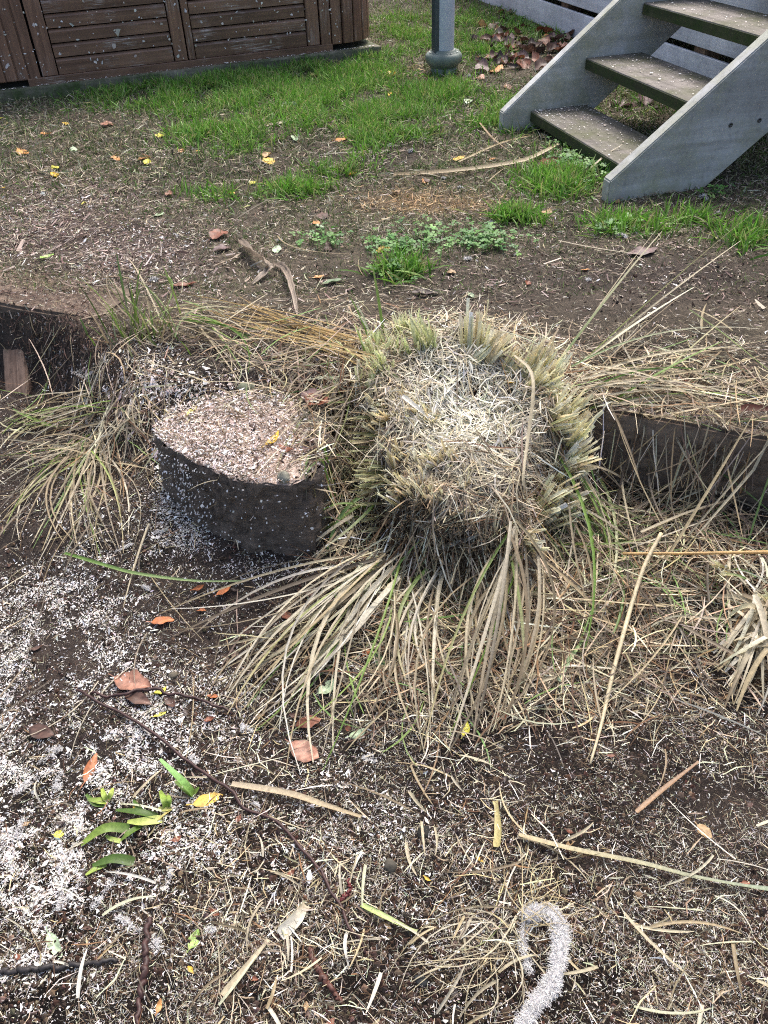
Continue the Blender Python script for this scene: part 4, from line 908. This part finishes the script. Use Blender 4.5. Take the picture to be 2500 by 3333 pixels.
    vine([(0, 2100, .004), (110, 2090, .007), (250, 2075, .005)], .004, .003, 'black twig lying on the litter in front of the pale green leaf', S(44, 40, 40))
    # stones
    def stone(x, y, s, label, c=(1, 1, 1), flat=.6):
        p = P3(x, y, 0); bm = bmesh.new(); bmesh.ops.create_icosphere(bm, subdivisions=3, radius=1); k0 = random.random()*50
        for v in bm.verts:
            d = 1+.35*float(vn(np.array([v.co.x*1.6+k0]), np.array([v.co.y*1.6+v.co.z*1.3]), 3)[0])+.12*float(vn(np.array([v.co.x*5+k0]), np.array([v.co.y*5+v.co.z*4]), 3)[0]); v.co = Vector((v.co.x*s*d, v.co.y*s*d*.8, v.co.z*s*d*flat))
        for f in bm.faces: f.smooth = True
        me = bpy.data.meshes.new('stone'); bm.to_mesh(me); bm.free(); me.materials.append(plain('stone_'+str(x), S(120*c[0], 118*c[1], 110*c[2]), .85, 0, 60, .35, .8, .3))
        o = link('stone', me, None, (p[0], p[1], p[2]+s*flat*.4)); o.rotation_euler = (0, 0, random.random()*6); tag(o, label, 'stone')
    stone(532, 842, .022, 'grey-green stone at the back edge of the stump top', (.85, .9, .8)); stone(614, 1035, .014, 'small pale pebble at the front rim of the stump', (1.1, 1.1, 1.05), .9)
    stone(843, 1872, .012, 'dark round pebble on the foreground soil', (.6, .58, .55)); stone(375, 1460, .010, 'grey pebble in the litter beside the big pink leaf', (.8, .76, .7))
    stone(1380, 1935, .007, 'small brown pebble beside the fluff strip', (.9, .75, .62)); stone(915, 1800, .013, 'black charred lump on the foreground soil', (.3, .3, .3), .5)
    stone(1640, 1345, .02, 'green-grey stone half hidden in the torn tussock', (.7, .75, .6), .8); stone(910, 2120, .01, 'dark flat pebble left of the fluff strip', (.4, .42, .45))
    # wool fluff
    def fluff(path, rad, n, label, name='wool_fluff', core=True, L=(.004, .011), grp=None, cat='fluff'):
        P = catmull(path, 30) if len(path) > 1 else np.repeat(np.array(path), 2, 0)+np.array([[0, 0, 0], [.001, 0, 0]])
        r = np.random.default_rng(random.randrange(9999)); org = P[len(P)//2]; parts = []
        k = r.integers(0, len(P), n); d = r.normal(0, 1, (n, 3)); d /= np.linalg.norm(d, axis=1, keepdims=True); d[:, 2] = np.abs(d[:, 2])*.6
        kk = np.interp(k/len(P), [0, .3, .7, 1], [.9, 1.1, 1., .8])[:, None]
        lump = (1+.5*np.sin(k*1.1)*np.cos(k*.37))[:, None]; A = P[k]+d*rad*kk*lump*r.uniform(.3, 1., (n, 1))**.6; e = r.normal(0, 1, (n, 3)); e[:, 2] *= .5; e /= np.linalg.norm(e, axis=1, keepdims=True); e = e+d*.05
        l_ = r.uniform(L[0], L[1], (n, 1)); m_ = A+e*l_*.5+r.normal(0, .15, (n, 3))*l_; B = A+e*l_
        col = pick(n, [S(226, 225, 224), S(212, 211, 211), S(236, 235, 233), S(196, 194, 193)], .08, 3)
        parts.append(ribbons(np.stack([A, m_, B], 1), np.full((n, 3), .00028), np.repeat(col[:, None], 3, 1), 0, None, 2, 1))
        if core:
            V, Fs = tube(P, [rad*.5, rad*.8, rad*.85, rad*.4], 12); V = V+r.normal(0, rad*.2, V.shape)
            parts.append((V, Fs[0], np.repeat(S(208, 206, 205)[None], len(V), 0)))
        V, Fq, cc = join(parts)
        me = mesh_np(name, V-org, Fq, cc, M_FLUFF); return tag(link(name, me, None, org), label, cat, grp)
    s_ = lambda a: [P3(x/V2S, y/V2S, h) for x, y, h in a]
    fluff(s_([(1722, 2975, .01), (1765, 2970, .012), (1805, 2985, .014), (1824, 3036, .014), (1820, 3110, .014), (1806, 3178, .014), (1784, 3221, .012), (1742, 3268, .012), (1712, 3320, .012), (1690, 3380, .01)]), .0080, 15000, 'long hooked strip of white wool fluff on the foreground soil')
    fluff(s_([(1715, 3000, .004), (1700, 3060, .005), (1712, 3120, .005), (1725, 3160, .005)]), .004, 500, 'thin wisp of fluff beside the long wool strip', core=False)
    for x, y, s in [(883, 327, .02), (713, 362, .016), (840, 315, .02), (600, 520, .014), (325, 605, .02), (1515, 425, .024), (1548, 462, .02), (1268, 605, .01), (1338, 508, .018), (955, 385, .012), (1005, 560, .014), (330, 2040, .01), (1060, 480, .01), (990, 405, .012), (770, 430, .008), (1500, 405, .016), (1310, 345, .012), (960, 140, .02), (1010, 165, .02)]:
        p = P3(x, y, s*.3); fluff([p, p+np.array([s*.5, s*.3, 0]), p+np.array([s*random.uniform(.3, 1.2), s*random.gauss(0, .6), 0])], s*.35, 220, 'small tuft of pale fluff caught on the lawn', 'fluff_tuft', True, (.003, .009), 'fluff tufts on the lawn')
    for x, y, s in [(300, 735, .012), (175, 800, .03), (360, 1145, .01), (310, 1265, .014), (270, 1180, .012), (120, 1265, .016), (545, 1580, .016), (550, 1755, .01), (805, 1630, .008), (370, 1890, .012), (250, 1900, .02), (100, 1620, .02), (130, 1700, .02), (60, 1690, .025), (280, 1990, .012), (430, 1640, .012), (445, 2010, .008), (40, 1810, .025), (180, 1900, .02), (1190, 1980, .008)]:
        p = P3(x, y, s*.25); fluff([p, p+np.array([s*random.gauss(0, 1), s*random.gauss(0, .8), 0]), p+np.array([s*random.gauss(0, 1.3), s*random.gauss(0, 1), 0])], s*.28, 260, ('tiny ' if s < .0125 else 'fat ')+'white fluff clump among the wood shavings', 'fluff_tuft', False, (.002, .005), 'fluff clumps among the shavings')
build_loose()

# ---------------------------------------------------------------- uncountable litter, lawn and crumbs
def stuff(name, data, m, label, cat):
    V, Fq, c = data
    o = link(name, mesh_np(name, V, Fq, c, m, m is not M_CRUMB)); o['kind'] = 'stuff'; o['label'] = label; o['category'] = cat; return o
def sval(x, y): return (y-line_y(x))/1.0885
def clear_of_things(x, y):
    # not under the tub, stairs foot, inside the sleepers
    d = np.stack([x-TO[0], y-TO[1]], -1); a = d@EX[:2]; b = d@np.array([-EX[1], EX[0]])
    tub = (b > -.004) & (a > -.35) & (a < 2.14)
    return ~tub
def build_litter():
    r = np.random.default_rng(3)
    noise = lambda x, y, f, s: vn(x*f, y*f, s)+.5
    # soil crumbs
    n = 52000
    xy = scatter(n, lambda px, py, x, y: np.where(sval(x, y) < .02, .9, .12+.6*np.clip(gauss(px, py, BARE), 0, 1))*(noise(x, y, 9, 61) > .25)*clear_of_things(x, y), 4.5, seed=1); n = len(xy)
    sz = np.exp(r.normal(math.log(.0021), .5, n)); sz = np.clip(sz, .0008, .0055)
    oc = np.array([[1, 0, 0], [-1, 0, 0], [0, 1, 0], [0, -1, 0], [0, 0, 1], [0, 0, -1]], float); of = np.array([[0, 2, 4], [2, 1, 4], [1, 3, 4], [3, 0, 4], [2, 0, 5], [1, 2, 5], [3, 1, 5], [0, 3, 5]])
    V = oc[None]*sz[:, None, None]*r.uniform(.6, 1.4, (n, 6, 1)); a = r.random(n)*6.28; ca, sa = np.cos(a)[:, None], np.sin(a)[:, None]
    V = np.stack([V[..., 0]*ca-V[..., 1]*sa, V[..., 0]*sa+V[..., 1]*ca, V[..., 2]*.8], -1)
    V[..., 0] += xy[:, :1]; V[..., 1] += xy[:, 1:]; V[..., 2] += (surf(xy[:, 0], xy[:, 1])+sz*.4)[:, None]
    Fq = (np.arange(n)[:, None, None]*6+of[None]).reshape(-1, 3); c = np.repeat(pick(n, [S(58, 48, 42), S(72, 60, 52), S(46, 38, 34), S(88, 74, 62), S(64, 46, 38)], .3, 4)[:, None], 6, 1)
    stuff('soil_crumb_cover', (V.reshape(-1, 3), Fq, c.reshape(-1, 3)), M_CRUMB, 'dark brown soil crumbs strewn over the ground', 'soil')
    parts = []
    # fine fibres everywhere on the low ground
    strawy = [(1050, 1350, 330, 200, 1.), (1450, 1200, 260, 230, 1.), (1150, 900, 420, 120, .8), (900, 1480, 400, 150, .4), (650, 760, 220, 90, .8), (1500, 820, 330, 110, .8), (1250, 2100, 600, 160, .12), (700, 1950, 500, 250, .14), (300, 950, 250, 160, .5), (1000, 640, 420, 45, .5), (200, 760, 160, 90, .6)]
    lowmask = lambda x, y: (sval(x, y) < .12)*1.
    xy = scatter(190000, lambda px, py, x, y: lowmask(x, y)*np.clip(.5+gauss(px, py, strawy)*.5, 0, 1)*np.clip(noise(x, y, 14, 62)*1.3, 0, 1), 2.6, seed=2); n = len(xy)
    parts.append(strips(xy, np.exp(r.normal(math.log(.0065), .5, n)), r.uniform(.0005, .0012, n), pick(n, PALE+PALE+STRAW[3:]+DULL+[S(206, 200, 194), S(176, 168, 162), S(226, 222, 218)]*2+BROWN*3+[S(40, 34, 31)]*4, .25, 5), (.0005, .006), 6, 2, 0, stand=.12))
    # straw bits
    xy = scatter(15000, lambda px, py, x, y: (sval(x, y) < .45)*np.clip(.025+gauss(px, py, strawy), 0, 1)*np.clip(noise(x, y, 7, 63)*1.5-.2, 0, 1), 3.0, seed=3); n = len(xy)
    parts.append(strips(xy, np.exp(r.normal(math.log(.024), .5, n)), r.uniform(.0008, .0026, n), pick(n, PALE+STRAW+DULL+DULL+BROWN, .2, 6), (.001, .012), 7, 3, .3, stand=.12))
    # longer tangled strands round the tussock and to its right
    tang = [(1450, 1180, 230, 170, 1.), (1200, 1330, 170, 150, .7), (700, 850, 110, 110, .7), (1400, 850, 260, 60, .6), (650, 740, 180, 50, .6), (230, 900, 130, 110, .6), (900, 1380, 200, 150, .35)]
    xy = scatter(4200, lambda px, py, x, y: gauss(px, py, tang), 3.0, seed=4); n = len(xy)
    parts.append(strips(xy, r.uniform(.05, .17, n), r.uniform(.0012, .0038, n), pick(n, STRAW+DULL+DULL+BROWN+[GREENB[3]], .22, 7), (.002, .03), 8, 5, .25, stand=.1))
    stuff('straw_litter', join(parts), M_LITTER, 'fine cut straw and fibres strewn over soil and terrace edge', 'straw litter')
    # white shavings
    parts = []
    def flakes(xy, size, cols, seed, lift=(.0005, .004)):
        n = len(xy); L = np.exp(r.normal(math.log(size), .45, n))
        return strips(xy, L, L*r.uniform(.18, .6, n), pick(n, cols, .14, seed), lift, seed, 3, .8, 2, stand=.3, taper=.7)
    wc = [S(236, 234, 230), S(226, 222, 216), S(214, 208, 202), S(240, 240, 240), S(200, 190, 180)]
    xy = scatter(44000, lambda px, py, x, y: (sval(x, y) < .05)*np.clip(gauss(px, py, WHITE)*.8, 0, .8)*np.clip(.22+noise(x, y, 9, 64)*2.0-.95+1.6*(noise(x, y, 45, 65)-.5), .06, 1), 2.6, seed=5)
    parts.append(flakes(xy, .0034, wc, 9))
    xy = scatter(26000, lambda px, py, x, y: lowmask(x, y)*.35*(noise(x, y, 8, 66) > .3), 2.6, seed=6); parts.append(flakes(xy, .0026, wc, 10))
    xy = scatter(9000, lambda px, py, x, y: (sval(x, y) > 0)*(.05+np.clip(gauss(px, py, PINK), 0, 1))*clear_of_things(x, y)*noise(x, y, 6, 67), 5.2, seed=7); parts.append(flakes(xy, .006, wc+[S(190, 172, 160)]*2, 11))
    # specks stuck to tub front, post collar and treads
    def specks(P, up, size, seed):
        n = len(P); s = np.exp(r.normal(math.log(size), .35, n)); d = r.normal(0, 1, (n, 3)); up = np.array(up, float); up /= np.linalg.norm(up); d = d-(d@up)[:, None]*up; d /= np.linalg.norm(d, axis=1, keepdims=True)
        e = np.cross(up[None], d); m = 6; t = (np.arange(m)/m*2*PI)[None]+r.normal(0, .25, (n, m)); q = s[:, None]*r.uniform(.2, .62, (n, m))
        asp = r.uniform(.35, 1., (n, 1)); V = (P+up*.003)[:, None]+d[:, None]*(q*np.cos(t))[..., None]+e[:, None]*(q*np.sin(t)*asp)[..., None]+up*np.abs(r.normal(0, .12, (n, m, 1)))*s[:, None, None]
        i0 = np.arange(n)[:, None]*m
        return V.reshape(-1, 3), np.concatenate([i0+np.array([[0, 1, 2, 3]]), i0+np.array([[0, 3, 4, 5]])]), np.repeat(pick(n, wc, .1, seed)[:, None], m, 1).reshape(-1, 3)
    n = 420; u = r.random(n)**1.2*2.0; z = .09+r.random(n)*.6; nn = np.array([EX[1], -EX[0], 0]); P = TO[None]+EX[None]*u[:, None]-nn[None]*.022; P[:, 2] = z
    parts.append(specks(P, nn, .012, 1))
    n = 300; u = r.random(n)*2.2-.1; P = TO[None]+EX[None]*u[:, None]-nn[None]*r.uniform(.004, .022, (n, 1)); P[:, 2] = .053; parts.append(specks(P, (0, 0, 1), .009, 2))
    for k in range(3):
        n = (420, 240, 150)[k]; P = SO[None]+SV[None]*(RUN*k+r.random((n, 1))*.25+.005)-SU[None]*(r.random((n, 1))**(2.2, 1.2, 1.)[k]*.88+.01); P[:, 2] = .0725+RISE*k; parts.append(specks(P, (0, 0, 1), .0065, 3+k))
    n = 60; a = r.random(n)*6.28; P = np.stack([pp[0]+.078*np.cos(a), pp[1]+.078*np.sin(a), np.full(n, pp[2]+.104)], 1); parts.append(specks(P, (0, 0, 1), .008, 7))
    stuff('wood_shavings', join(parts), M_FLAKE, 'white wood shavings and chips scattered over soil, treads and tub', 'shavings')
    # sawdust on the stump top and the heap to its left
    n = 9500; a = r.random(n)*2*PI; q = np.sqrt(r.random(n)); xy = np.stack([STC[0]+q*stump_r(a)*.99*np.cos(a), STC[1]+q*stump_r(a)*.99*np.sin(a)], 1)
    k = r.random(n) < np.clip(1.15-1.2*np.clip((xy[:, 0]-STC[0]-.02)/.15, 0, 1)+.6*(noise(xy[:, 0], xy[:, 1], 20, 68)-.5), .25, 1); xy = xy[k]
    cs = [S(232, 220, 214), S(240, 232, 228), S(224, 208, 200), S(206, 188, 178), S(244, 240, 238), S(96, 80, 72)]
    parts = [flakes(xy, .0045, cs, 12, (.002, .009))]
    n = 2200; a = r.random(n)*2*PI; q = np.sqrt(r.random(n)); xy = np.stack([STC[0]+q*stump_r(a)*np.cos(a), STC[1]+q*stump_r(a)*np.sin(a)], 1); parts.append(strips(xy, r.uniform(.004, .03, n), r.uniform(.0008, .003, n), pick(n, BROWN+DULL+[S(52, 42, 38)]*2, .2, 8), (.004, .012), 13, 2, 0, stand=.1))
    xy = scatter(9000, lambda px, py, x, y: gauss(px, py, [(300, 840, 100, 50, 1.), (440, 850, 90, 35, 1.), (200, 880, 60, 60, .4), (345, 950, 30, 60, 1.), (560, 840, 120, 18, .6)]), 2.6, seed=8); parts.append(flakes(xy, .007, cs, 14, (.001, .012)))
    n = 260; a = r.normal(3.65, .35, n); z = r.random(n)**.7*.2-.2; rr_ = stump_r(a)+.012+.03*np.clip(-z/.2, 0, 1)**2; P = np.stack([STC[0]+rr_*np.cos(a), STC[1]+rr_*np.sin(a), z], 1); parts.append(specks(P, (-.6, -.6, .5), .0048, 9))
    n = 200; a = r.uniform(3.4, 6.1, n); z = r.random(n)*.2-.2; rr_ = stump_r(a)+.010+.016*np.clip(-z/.2, 0, 1)**2; P = np.stack([STC[0]+rr_*np.cos(a), STC[1]+rr_*np.sin(a), z], 1); parts.append(specks(P, (0, -.8, .5), .004, 10))
    stuff('sawdust', join(parts), M_FLAKE, 'pinkish white sawdust over the stump top and the bank behind', 'sawdust')
    # chips on the terrace at upper left
    xy = scatter(30000, lambda px, py, x, y: (sval(x, y) > -.02)*clear_of_things(x, y)*np.clip(gauss(px, py, PINK)+.12, 0, 1)*np.clip(noise(x, y, 6, 69)*1.4, 0, 1), 5.0, seed=9)
    n = len(xy); L = np.exp(r.normal(math.log(.010), .5, n))
    d1 = strips(xy, L, L*r.uniform(.15, .5, n), pick(n, [S(150, 132, 122), S(126, 104, 96), S(168, 152, 142), S(104, 84, 76), S(182, 170, 158), S(84, 66, 60)], .18, 9), (.0005, .006), 15, 2, 0, stand=.2)
    # red-brown fibres over the sleeper and bank at left
    xy = scatter(9000, lambda px, py, x, y: gauss(px, py, [(60, 640, 130, 60, 1.), (120, 760, 120, 70, .8), (200, 700, 90, 60, .6)]), 3.2, seed=10); n = len(xy)
    d2 = strips(xy, r.uniform(.006, .03, n), r.uniform(.0008, .0025, n), pick(n, [S(92, 68, 58), S(76, 56, 48), S(120, 98, 84), S(60, 46, 40)], .2, 10), (.001, .012), 16, 3, .5, stand=.25)
    stuff('bark_chips', join([d1, d2]), M_LITTER, 'pinkish brown bark chips covering the terrace by the left sleeper', 'chips')
build_litter()

def build_lawn():
    r = np.random.default_rng(11)
    noise = lambda x, y, f, s: vn(x*f, y*f, s)+.5
    def stand(xy, H, w, c0, c1, seed, lean=.5, K=4):
        n = len(xy); a = r.random(n)*2*PI; ln = np.abs(r.normal(0, lean, n)); t = np.linspace(0, 1, K)
        d = np.stack([np.cos(a)*ln, np.sin(a)*ln, np.ones(n)], 1); d /= np.linalg.norm(d, axis=1, keepdims=True)
        A = np.stack([xy[:, 0], xy[:, 1], surf(xy[:, 0], xy[:, 1])-.003], 1)
        P = A[:, None]+d[:, None]*(t[None, :, None]*H[:, None, None]); P[..., :2] += (d[:, None, :2]*(t**2)[None, :, None]*H[:, None, None]*.7); P[..., 2] -= (t**2)[None]*(H*ln*.25)[:, None]
        W_ = (w/2)[:, None]*np.array([.8, 1., .75, .08])[None] if K == 4 else (w/2)[:, None]*np.array([1., .8, .1])[None]
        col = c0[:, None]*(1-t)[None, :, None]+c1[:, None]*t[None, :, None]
        return ribbons(P, W_, col, .3, r.random(n)*6, 2, seed)
    ter = lambda x, y: (sval(x, y) > .1)*clear_of_things(x, y)
    xy = scatter(46000, lambda px, py, x, y: ter(x, y)*np.clip(gauss(px, py, GREEN_SPOTS)*1.1, 0, 1)*np.clip(noise(x, y, 6, 71)*2.2-.55+.9*(noise(x, y, 19, 75)-.5), .03, 1), 7.5, ymin=1.6, seed=21); n = len(xy)
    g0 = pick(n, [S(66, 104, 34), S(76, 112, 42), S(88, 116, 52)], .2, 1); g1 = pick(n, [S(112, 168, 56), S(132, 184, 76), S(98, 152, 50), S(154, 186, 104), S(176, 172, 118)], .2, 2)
    fr = np.clip(1.2-xy[:, 1]*.05, .5, 1.2)
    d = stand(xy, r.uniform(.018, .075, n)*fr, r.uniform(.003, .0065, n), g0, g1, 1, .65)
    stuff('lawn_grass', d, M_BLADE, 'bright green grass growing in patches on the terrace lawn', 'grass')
    # thin short thatch over the terrace
    xy = scatter(150000, lambda px, py, x, y: ter(x, y)*np.clip(1.-gauss(px, py, BARE)*.9-gauss(px, py, PINK)*.8, .05, 1)*np.clip(noise(x, y, 5, 72)*1.5+.25, 0, 1)*(py < 640+0*px), 7.5, ymin=1.8, seed=22); n = len(xy)
    px, py = project(xy[:, 0], xy[:, 1], 0*xy[:, 0]); tan = np.clip(gauss(px, py, TAN_SPOTS), 0, 1)[:, None]
    olive = pick(n, [S(150, 144, 112), S(112, 118, 74), S(186, 178, 150), S(92, 116, 56), S(170, 160, 132), S(84, 120, 50), S(206, 198, 172), S(70, 62, 54), S(104, 136, 64), S(96, 124, 60), S(140, 140, 100)], .22, 3); tn = pick(n, [S(196, 168, 122), S(176, 146, 104), S(208, 186, 146), S(150, 124, 88)], .15, 4)
    k = (r.random((n, 1)) < tan*.9); c1 = np.where(k, tn, olive); ns = np.clip((xy[:, 1]-.9)/2.6, .55, 1)
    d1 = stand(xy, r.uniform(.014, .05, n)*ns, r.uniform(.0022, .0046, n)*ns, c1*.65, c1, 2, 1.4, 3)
    xy = scatter(34000, lambda px, py, x, y: ter(x, y)*np.clip(.5+gauss(px, py, TAN_SPOTS)-gauss(px, py, GREEN_SPOTS)*.4, .1, 1)*noise(x, y, 7, 73), 7., ymin=1.7, seed=23); n = len(xy)
    px, py = project(xy[:, 0], xy[:, 1], 0*xy[:, 0]); tan = np.clip(gauss(px, py, TAN_SPOTS), 0, 1)[:, None]
    c = np.where(r.random((n, 1)) < tan*.9, pick(n, [S(200, 172, 128), S(176, 146, 106)], .15, 5), pick(n, [S(150, 138, 116), S(118, 106, 88), S(180, 168, 146), S(84, 72, 60), S(70, 60, 52), S(198, 190, 170)], .2, 6))
    d2 = strips(xy, r.uniform(.012, .06, n)*np.clip((xy[:, 1]-.9)/2.6, .4, 1), r.uniform(.0016, .0040, n)*np.clip((xy[:, 1]-.9)/2.6, .35, 1), c, (.001, .014), 24, 3, .4, stand=.15)
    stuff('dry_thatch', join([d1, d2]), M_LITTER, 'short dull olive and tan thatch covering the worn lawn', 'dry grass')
    # clover and small weeds
    xy = scatter(1700, lambda px, py, x, y: ter(x, y)*np.clip(gauss(px, py, CLOVER), 0, 1)*np.clip(noise(x, y, 9, 74)*1.6, 0, 1), 7.5, ymin=1.7, seed=25); n = len(xy)
    parts_V, parts_F, parts_C = [], [], []
    base = np.stack([xy[:, 0], xy[:, 1], surf(xy[:, 0], xy[:, 1])+r.uniform(.012, .035, n)], 1); rot = r.random(n)*6.28; sz = r.uniform(.006, .012, n); tl = r.normal(0, .25, (n, 2))
    col = pick(n, [S(92, 140, 62), S(76, 124, 56), S(112, 158, 80), S(84, 130, 74)], .15, 7)
    k8 = np.array([[0, 0], [.5, -.42], [.95, -.5], [1.12, 0], [.95, .5], [.5, .42]])
    off = 0
    for q in range(3):
        a = rot+q*2*PI/3; ca, sa = np.cos(a)[:, None], np.sin(a)[:, None]
        X = (k8[None, :, 0]*ca-k8[None, :, 1]*sa)*sz[:, None]; Y = (k8[None, :, 0]*sa+k8[None, :, 1]*ca)*sz[:, None]; Z = tl[:, :1]*X+tl[:, 1:]*Y+.15*np.abs(k8[None, :, 1])*sz[:, None]
        Vv = base[:, None]+np.stack([X, Y, Z], -1); parts_V.append(Vv.reshape(-1, 3)); o_ = off+np.arange(n)[:, None]*6
        parts_F.append(np.concatenate([o_+np.array([[0, 1, 2, 3]]), o_+np.array([[0, 3, 4, 5]])])); off += n*6; parts_C.append(np.repeat(col[:, None], 6, 1).reshape(-1, 3))
    stems = ribbons(np.stack([base-np.array([0, 0, .035]), base], 1), np.full((n, 2), .0006), np.repeat((col*.8)[:, None], 2, 1), 0, None, 2)
    stuff('clover_cover', join([(np.concatenate(parts_V), np.concatenate(parts_F), np.concatenate(parts_C)), stems]), M_BLADE, 'low green clover and weeds at the lawn edge and stair foot', 'clover')
build_lawn()
